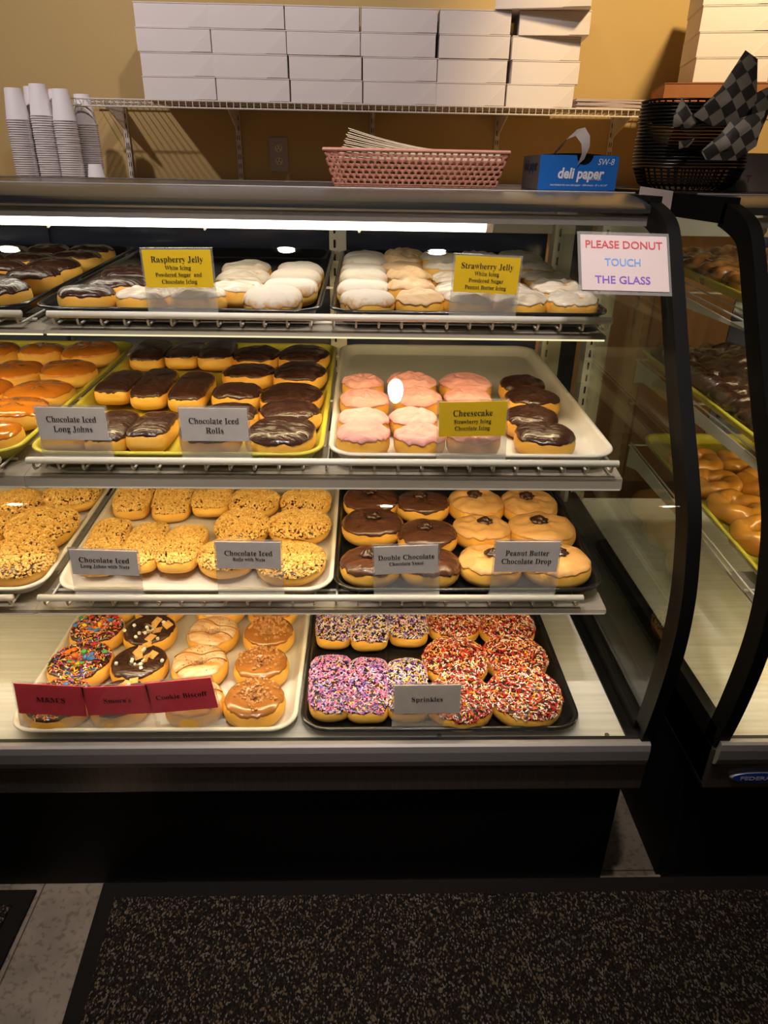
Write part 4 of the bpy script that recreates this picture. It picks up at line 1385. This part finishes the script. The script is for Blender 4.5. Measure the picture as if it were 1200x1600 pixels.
prof = [(-0.036, 0.055, bh + 0.004), (-0.028, 0.040, bh + 0.020), (-0.016, 0.020, bh + 0.036), (-0.004, 0.004, bh + 0.040), (0.006, -0.005, bh + 0.026), (0.008, -0.007, bh + 0.008), (0.002, -0.005, bh - 0.012)]
for i, (x, y, z) in enumerate(prof):
    w = 0.020 - 0.0012 * i * (i > 2)
    vs += [(x - w * 0.5, y, z - w * 0.45), (x + w * 0.5, y + 0.004, z + w * 0.45), (x - w * 0.5, y + 0.001, z - w * 0.45), (x + w * 0.5, y + 0.005, z + w * 0.45)]
fs = []
for k in range(len(prof) - 1):
    q = 4 * k
    fs += [(q, q + 4, q + 5, q + 1), (q + 2, q + 3, q + 7, q + 6)]
fl.add(vs, fs)
fl.build('torn_lid_flap', mat('inner_grey_card', (0.42, 0.38, 0.35), 0.7), t, True)
MB().box(-0.006, 0.030, 0.003, 0.006, 0.012, bh - 0.004).build('notch_backing', M['black'], t)  # black slab filling the view through the thumb notch
m_w = mat('white_print', (0.75, 0.75, 0.78), 0.6)
text_mesh('lettering', 'deli paper', 0.026, m_w, fp, (0.006, -0.0006, 0.0285), width=0.090, style='sans', shear=0.12, offset=0.03)
text_mesh('lettering', 'SW-8', 0.0155, m_w, fp, (0.052, -0.0006, 0.0495), width=0.031, style='sans', shear=0.15)
text_mesh('lettering', 'interfolded dry wax deli paper - 500 sheets - 8" x 10 3/4"', 0.005, m_w, fp, (0.004, -0.0006, 0.0085), width=0.112, style='sans', shear=0.15)
text_mesh('lettering', 'standard weight', 0.005, m_w, fp, (0.030, -0.0006, 0.0195), width=0.034, style='sans', shear=0.15)
text_mesh('lettering', 'deli paper', 0.026, mat('dark_blue_print', (0.02, 0.035, 0.12), 0.6), sp_, (-bw / 2 - 0.0006, 0.095, 0.042), rot=(PI / 2, 0, -PI / 2), width=0.15, style='sans', offset=0.03)

# folded card lying over the gap between the cases
t = MB().box(-0.029, 0.029, -0.0006, 0.0006, 0, 0.030).build('folded_card', mat('greyish_card', (0.20, 0.165, 0.15), 0.8), None, loc=(0.488, 1.272, -0.050 + E), rot=(math.radians(-18), math.radians(6.5), 0))
tag(t, 'small blank folded card where the two case tops meet', 'card')

# stack of black oval baskets with checkered liners
m_blk = mat('black_plastic_basket', (0.012, 0.011, 0.010), 0.28)


def oval_basket(full):
    mb = MB()
    t = link('food_basket', None)
    rim = [(0.97, 0.0405), (1.0, 0.0405), (1.012, 0.0425), (1.0, 0.0445), (0.965, 0.0445), (0.955, 0.042), (0.97, 0.0405)]
    MB().lathe(rim, 40, sx=0.1125, sy=0.0725, power=2.5).build('basket_rim', m_blk, t, True)
    if not full: return t
    mb = MB()
    for k in range(44):
        a = 2 * PI * k / 44
        ca, sa = math.cos(a), math.sin(a)
        q = 1 / (abs(ca) ** 2.5 + abs(sa) ** 2.5) ** 0.4
        mb.tube([(0.70 * 0.1125 * ca * q, 0.66 * 0.0725 * sa * q, 0.002), (0.86 * 0.1125 * ca * q, 0.84 * 0.0725 * sa * q, 0.014), (0.97 * 0.1125 * ca * q, 0.97 * 0.0725 * sa * q, 0.041)], 0.0020, 5)
    for z, s_ in ((0.008, 0.79), (0.014, 0.86), (0.020, 0.89), (0.026, 0.92), (0.033, 0.95)):
        mb.lathe([(s_, z), (s_ + 0.02, z + 0.001), (s_ + 0.02, z + 0.0035), (s_, z + 0.0035), (s_, z)], 40, sx=0.1125, sy=0.0725, power=2.5)
    mb.build('basket_weave', m_blk, t)
    MB().lathe([(0.0, 0.0), (0.72, 0.0), (0.72, 0.002), (0.0, 0.002)], 40, sx=0.1125, sy=0.0725, power=2.5).build('basket_base', m_blk, t)
    return t


b_full, b_rim = oval_basket(True), oval_basket(False)
BX, BY = 0.678, 1.62
for i in range(20):
    o = copy_tree(b_full if i in (0, 19) else b_rim)
    o.location = (BX + rnd.uniform(-0.0015, 0.0015), BY + rnd.uniform(-0.002, 0.002), TOPZ + 0.0005 + i * 0.0063 + E)
    o.rotation_euler = (0, 0, rnd.uniform(-0.02, 0.02))
    w = 'bottom one of the tall stack' if i == 0 else ('topmost of the tall stack' if i == 19 else nth(i + 1) + ' from the bottom of the stack')
    tag(o, 'black oval plastic food basket, %s beside the deli paper' % w, 'basket', 'black food baskets')
remove_tree(b_full)
remove_tree(b_rim)
mc, nt, b = new_mat('black_checkered_paper')
b.inputs['Roughness'].default_value = 0.6
tc = N(nt, 'ShaderNodeTexCoord')
ck = N(nt, 'ShaderNodeTexChecker', i_Scale=1.0)
ck.inputs['Color1'].default_value = (0.22, 0.19, 0.15, 1)
ck.inputs['Color2'].default_value = (0.028, 0.023, 0.018, 1)
mp = N(nt, 'ShaderNodeMapping')
mp.inputs['Scale'].default_value = (46, 1, 46)
mp.inputs['Rotation'].default_value = (0, 0.7, 0)
mp.inputs['Location'].default_value = (0.3, 0.5, 0.2)
nt.links.new(tc.outputs['Object'], mp.inputs[0])
nt.links.new(mp.outputs[0], ck.inputs['Vector'])
nt.links.new(ck.outputs['Color'], b.inputs['Base Color'])


def liner(label, pts, y, curl, rotc):
    """a folded corner of a paper liner: outline in x-z, curled in y"""
    n = len(pts)
    cx = sum(p[0] for p in pts) / n
    cz = sum(p[1] for p in pts) / n
    mb = MB()
    rings = 5
    for side in (0, 1):
        vs = [(0, side * 0.0012 + curl, 0)]
        for r in range(1, rings + 1):
            for x, z in pts:
                f = r / rings
                dx, dz = (x - cx) * f, (z - cz) * f
                vs.append((dx, side * 0.0012 + curl * (1 - (f * 0.9) ** 2) + 0.004 * math.sin(dx * 90 + dz * 60), dz))
        fs = [(0, 1 + k, 1 + (k + 1) % n) for k in range(n)]
        for r in range(rings - 1):
            fs += [(1 + r * n + k, 1 + (r + 1) * n + k, 1 + (r + 1) * n + (k + 1) % n, 1 + r * n + (k + 1) % n) for k in range(n)]
        mb.add(vs, fs)
    m2_ = mc
    o = mb.build('paper_liner', m2_, None, True, (cx, y, cz + E))
    tag(o, label, 'paper liner', 'checkered paper liners')


K = 1.55 / 1.5
Q = lambda l: [(x * K, z * K) for x, z in l]
liner('tallest black-and-white checkered liner, pointing up out of the black baskets', Q([(.672, .200), (.700, .188), (.712, .125), (.690, .085), (.640, .082), (.600, .098), (.640, .140)]), 1.505, -0.012, 0)
liner('checkered liner with crumpled points, right of the tallest one', Q([(.745, .150), (.757, .128), (.742, .060), (.700, .030), (.680, .080), (.705, .130)]), 1.530, -0.010, 0)
liner('small triangular checkered corner at the left of the black baskets', Q([(.582, .128), (.625, .082), (.602, .078), (.572, .080), (.570, .098)]), 1.518, -0.008, 0)
liner('checkered liner spreading low across the front of the black baskets', Q([(.668, .090), (.728, .108), (.722, .050), (.690, .026), (.635, .026), (.622, .040), (.650, .068)]), 1.488, -0.012, 0)
liner('small pale checkered scrap low on the left of the baskets', Q([(.590, .056), (.622, .062), (.612, .048), (.592, .044)]), 1.522, -0.003, 0)
# leaning paper notice and packet behind the baskets
t = thing('paper_notice', 'pale paper notice with red letter at the right edge, behind baskets', 'notice', (0.865, 1.66, TOPZ), (math.radians(-6), 0, 0))
MB().box(-0.06, 0.07, 0, 0.002, 0, 0.075).build('notice_sheet', mat('warm_grey_paper', (0.40, 0.33, 0.29), 0.8), t)
text_mesh('lettering', 'T', 0.02, M['s_red'], t, (-0.030, -0.0006, 0.024), style='sans')
t = MB().add([(0, 0, 0), (0.036, 0.0, 0), (0.036, 0.008, 0), (0, 0.008, 0), (0.012, 0.002, 0.040), (0.030, 0.002, 0.044), (0.030, 0.006, 0.044), (0.012, 0.006, 0.040)],
             [(0, 3, 2, 1), (4, 5, 6, 7), (0, 1, 5, 4), (1, 2, 6, 5), (2, 3, 7, 6), (3, 0, 4, 7)]).build('snack_packet', mat('green_white_packet', (0.55, 0.45, 0.3), 0.5, c2=(0.05, 0.25, 0.22), scale=60, lo=0.45, hi=0.5), None, loc=(0.775, 1.66, TOPZ + E))
tag(t, 'small green and cream packet tucked behind the black baskets', 'packet')

# ---------------------------------------------------------------- back counter, wall shelf and what stands there
CT = -0.058
m_wood = streaked('honey_wood', (0.42, 0.22, 0.08), (0.34, 0.165, 0.055), 0.45, 0, (14, 1, 1.2))
t = thing('back_counter', 'long wooden back counter along the rear wall', 'counter', (0, 3.0, FL))
MB().box(-3.15, 3.15, -0.42, 0.34, CT - 0.03 - FL, CT - FL).build('worktop', mat('brown_laminate', (0.30, 0.19, 0.09), 0.4, c2=(0.24, 0.15, 0.07), scale=8), t)
MB().box(-3.15, 3.15, -0.36, 0.34, 0.0, CT - 0.03 - FL).build('cabinet_body', m_wood, t)
for i in range(12):
    x = -3.1 + i * 0.52
    d = MB().box(x + 0.01, x + 0.50, -0.385, -0.361, 0.10, CT - 0.08 - FL).build('cabinet_door', m_wood, t, bevel=0.003)
    MB().tube([(x + 0.46, -0.386, 0.80), (x + 0.46, -0.41, 0.81), (x + 0.46, -0.41, 0.90), (x + 0.46, -0.386, 0.91)], 0.004, 8).build('handle', M['steel'], d, True)

SZ = 0.222
m_wire = mat('white_coated_wire', (0.62, 0.58, 0.52), 0.5)
t = thing('wall_shelf', 'long white wire shelf on the rear wall carrying the cake boxes', 'shelf', (0, 3.0, SZ))
mb = MB()
for y, z in ((0.035, -0.003), (0.035, -0.026), (0.16, -0.005), (0.33, -0.005)):
    mb.cyl((-1.11, y, z), 0.003, 2.71, 6, 'x')
for k in range(107):
    x = -1.105 + k * 0.0254
    mb.tube([(x, 0.034, -0.027), (x, 0.034, -0.001), (x, 0.340, -0.001)], 0.0016, 5)
mb.build('shelf_grid', m_wire, t)
for x in (-1.0, -0.534, 0.03, 0.559, 1.047):
    b_ = MB().extrude_x([(0.338, -0.006), (0.338, -0.085), (0.325, -0.090), (0.14, -0.028), (0.10, -0.006)], x - 0.002, x + 0.002).build('bracket', m_wire, t)
    s_ = MB().box(x - 0.010, x + 0.010, 0.339, 0.349, CT - SZ + 0.002, -0.006).build('wall_standard', m_wire, t)
    mb = MB()
    for k in range(7):
        z = CT - SZ + 0.015 + k * 0.036
        for dx in (-0.004, 0.004):
            mb.box(x + dx - 0.0013, x + dx + 0.0013, 0.3380, 0.3392, z, z + 0.018)
    mb.build('slots', M['black'], s_)

# white cake boxes
m_box = mat('white_carton', (0.74, 0.69, 0.68), 0.75, c2=(0.70, 0.65, 0.64), scale=4)
m_flap = mat('white_carton_flap', (0.70, 0.65, 0.645), 0.75)


def carton(w, d, h):
    t = link('cake_box', None)
    MB().box(-w / 2, w / 2, 0, d, 0, h - 0.004).build('box_body', m_box, t, bevel=0.0012)
    MB().box(-w / 2 - 0.0015, w / 2 + 0.0015, -0.0015, d + 0.0015, h - 0.0040, h - 0.0004).build('box_lid', m_box, t, bevel=0.0012)
    a = -0.0016
    vs = [(w / 2 - 0.075, a, 0.002), (w / 2 - 0.0005, a, 0.002), (w / 2 - 0.0005, a, h - 0.005)]
    vs += [(x, a + 0.0014, z) for x, y, z in vs]
    MB().add(vs, [(0, 1, 2), (5, 4, 3), (0, 3, 4, 1), (1, 4, 5, 2), (2, 5, 3, 0)]).build('tuck_flap', m_flap, t)
    return t


cols = [-0.826, -0.555, -0.281, -0.010, 0.269, 0.532, 0.789]
proto = carton(0.262, 0.28, 0.0750)
CN = ['leftmost', 'second', 'third', 'fourth', 'fifth', 'rightmost']
RN = ['bottom', 'second', 'third', 'top']
for c in range(6):
    for r in range(4):
        o = copy_tree(proto)
        w = cols[c + 1] - cols[c]
        dx = (0.012, 0.0, -0.006, -0.010)[3 - r] * 0.0 + (-0.0035 * r if c < 4 else -0.002 * r)
        dx += rnd.uniform(-0.004, 0.004)
        x, y, rz = (cols[c] + cols[c + 1]) / 2 + dx, 3.045 + rnd.uniform(0, 0.006), rnd.uniform(-0.012, 0.012)
        if c == 5:
            x = 0.661 + (0, 0.012, 0.006, 0.024)[r]
            rz = (0, 0.01, 0.02, -0.10)[r]
            if r == 3: y = 3.03
        o.location = (x, y, SZ + r * 0.0755 + E + 0.0004)
        o.rotation_euler = (0, rnd.uniform(-0.004, 0.004), rz)
        o.scale = (w / 0.2655, 1, 1)
        tag(o, 'white cake box, %s of the %s column on the wall shelf' % (RN[r] + (' one' if r == 0 else ('' if r == 3 else ' from bottom')), CN[c]), 'box', 'white cake boxes on the wall shelf')
o = copy_tree(proto)
o.location = (0.628, 3.0, SZ + 4 * 0.0755 + E + 0.0010)
o.rotation_euler = (0, 0.0, -0.24)
o.scale = (1.28, 1, 1)
tag(o, 'wide white cake box sitting askew on top of the rightmost column', 'box', 'white cake boxes on the wall shelf')
# right-hand stack on brown cartons
m_kraft = mat('brown_cardboard', (0.33, 0.13, 0.05), 0.8, c2=(0.28, 0.11, 0.04), scale=10)
for i, (x, y, w, d, h, rz, lab) in enumerate(((1.27, 2.925, 0.40, 0.34, 0.022, -0.10, 'flat brown cardboard sheet box lying under the right-hand cartons'), (1.31, 2.93, 0.42, 0.36, 0.058, -0.22, 'shallow brown cardboard carton under the right stack of white boxes'))):
    t = thing('cardboard_carton', lab, 'box', (x, y, SZ + (0 if i == 0 else 0.023) + 0.0004), (0, 0, rz))
    MB().box(-w / 2, w / 2, 0, d, 0, h - 0.003).build('carton_body', m_kraft, t, bevel=0.001)
    MB().box(-w / 2 - 0.002, w / 2 + 0.002, -0.002, d + 0.002, h - 0.003, h).build('carton_lid', m_kraft, t, bevel=0.001)
for r in range(4):
    o = copy_tree(proto)
    o.location = (1.322 - 0.004 * r, 2.93, SZ + 0.0825 + r * 0.0775 + E)
    o.rotation_euler = (0, 0, -0.20 + rnd.uniform(-0.015, 0.015))
    o.scale = (0.98, 1, 1.025)
    tag(o, 'white cake box, %s of the separate stack at the right edge' % (RN[r] + (' one' if r == 0 else ('' if r == 3 else ' from bottom'))), 'box', 'white cake boxes at the right edge')
remove_tree(proto)
# flat cartons beside the boxes
m_pl = mat('folded_pinkish_carton', (0.46, 0.38, 0.38), 0.8)
for i in range(7):
    o = MB().box(-0.150, 0.150, 0, 0.25, 0, 0.0042).build('flat_carton', m_pl, None, loc=(0.955 + rnd.uniform(-0.006, 0.006), 3.05, SZ + i * 0.0046 + E + 0.0006), rot=(0, 0, rnd.uniform(-0.03, 0.03)))
    tag(o, 'unfolded flat carton, %s of the pile beside the cake boxes' % ('bottom one' if i == 0 else ('topmost' if i == 6 else nth(i + 1) + ' from the bottom')), 'flat carton', 'flat cartons on the wall shelf')

# paper cups
m_cup = mat('white_paper_cup', (0.72, 0.69, 0.70), 0.6)


def cup_mesh():
    mb = MB()
    # mouth down, closed base on top, rolled lip at the bottom
    prof = [(0.0395, 0.0035), (0.0405, 0.0), (0.0425, 0.0005), (0.0425, 0.0040), (0.0402, 0.0052), (0.0290, 0.1030), (0.0275, 0.1040), (0.0270, 0.1005), (0.0, 0.1005)]
    return mb.lathe(prof, 28).mesh('paper_cup', m_cup, True)


cm_ = cup_mesh()
STK = [(-1.287, 2.99, 27, 'left front'), (-1.200, 3.00, 29, 'middle front'), (-1.116, 2.99, 27, 'right front'),
       (-1.262, 3.10, 29, 'left back'), (-1.172, 3.10, 28, 'middle back'), (-1.075, 3.09, 26, 'right back')]
for x, y, n, w in STK:
    for i in range(n):
        o = link('paper_cup', cm_, None, (x + rnd.uniform(-0.0008, 0.0008), y, CT + 0.0004 + i * (0.205 / 27) + E))
        s_ = 'bottom cup' if i == 0 else ('topmost cup' if i == n - 1 else nth(i + 1) + ' from the bottom')
        tag(o, 'white paper cup, mouth down, %s of the %s stack' % (s_, w), 'cup', 'upturned paper cups')
o = link('paper_cup', cm_, None, (-1.04 + 0.012, 2.985, CT + 0.0004 + E))
o.scale = (0.82, 0.82, 0.56)
tag(o, 'single short white paper cup standing alone right of the stacks', 'cup')
# wall socket
t = thing('wall_outlet', 'white duplex wall socket beneath the wire shelf', 'outlet', (-0.368, 3.349, 0.049))
MB().box(-0.0395, 0.0395, -0.006, 0, -0.066, 0.066).build('cover_plate', mat('ivory_plate', (0.42, 0.36, 0.33), 0.5), t, bevel=0.003)
for z in (0.024, -0.024):
    s_ = MB().lathe([(0.0, 0.0085), (0.95, 0.0085), (1.0, 0.0055)], 24, sx=0.017, sy=0.0145)
    s_.v = [(x, -z_, y + z) for x, y, z_ in s_.v]
    s_ = s_.build('socket', M['cream'], t)
    MB().box(-0.008, -0.0055, -0.0092, -0.0084, z, z + 0.009).box(0.0055, 0.008, -0.0092, -0.0084, z, z + 0.009).cyl((0, -0.0092, z - 0.007), 0.0026, 0.0008, 10, 'y').build('slots', M['black'], s_)
# wall notice strip behind the top corner stays part of the wall
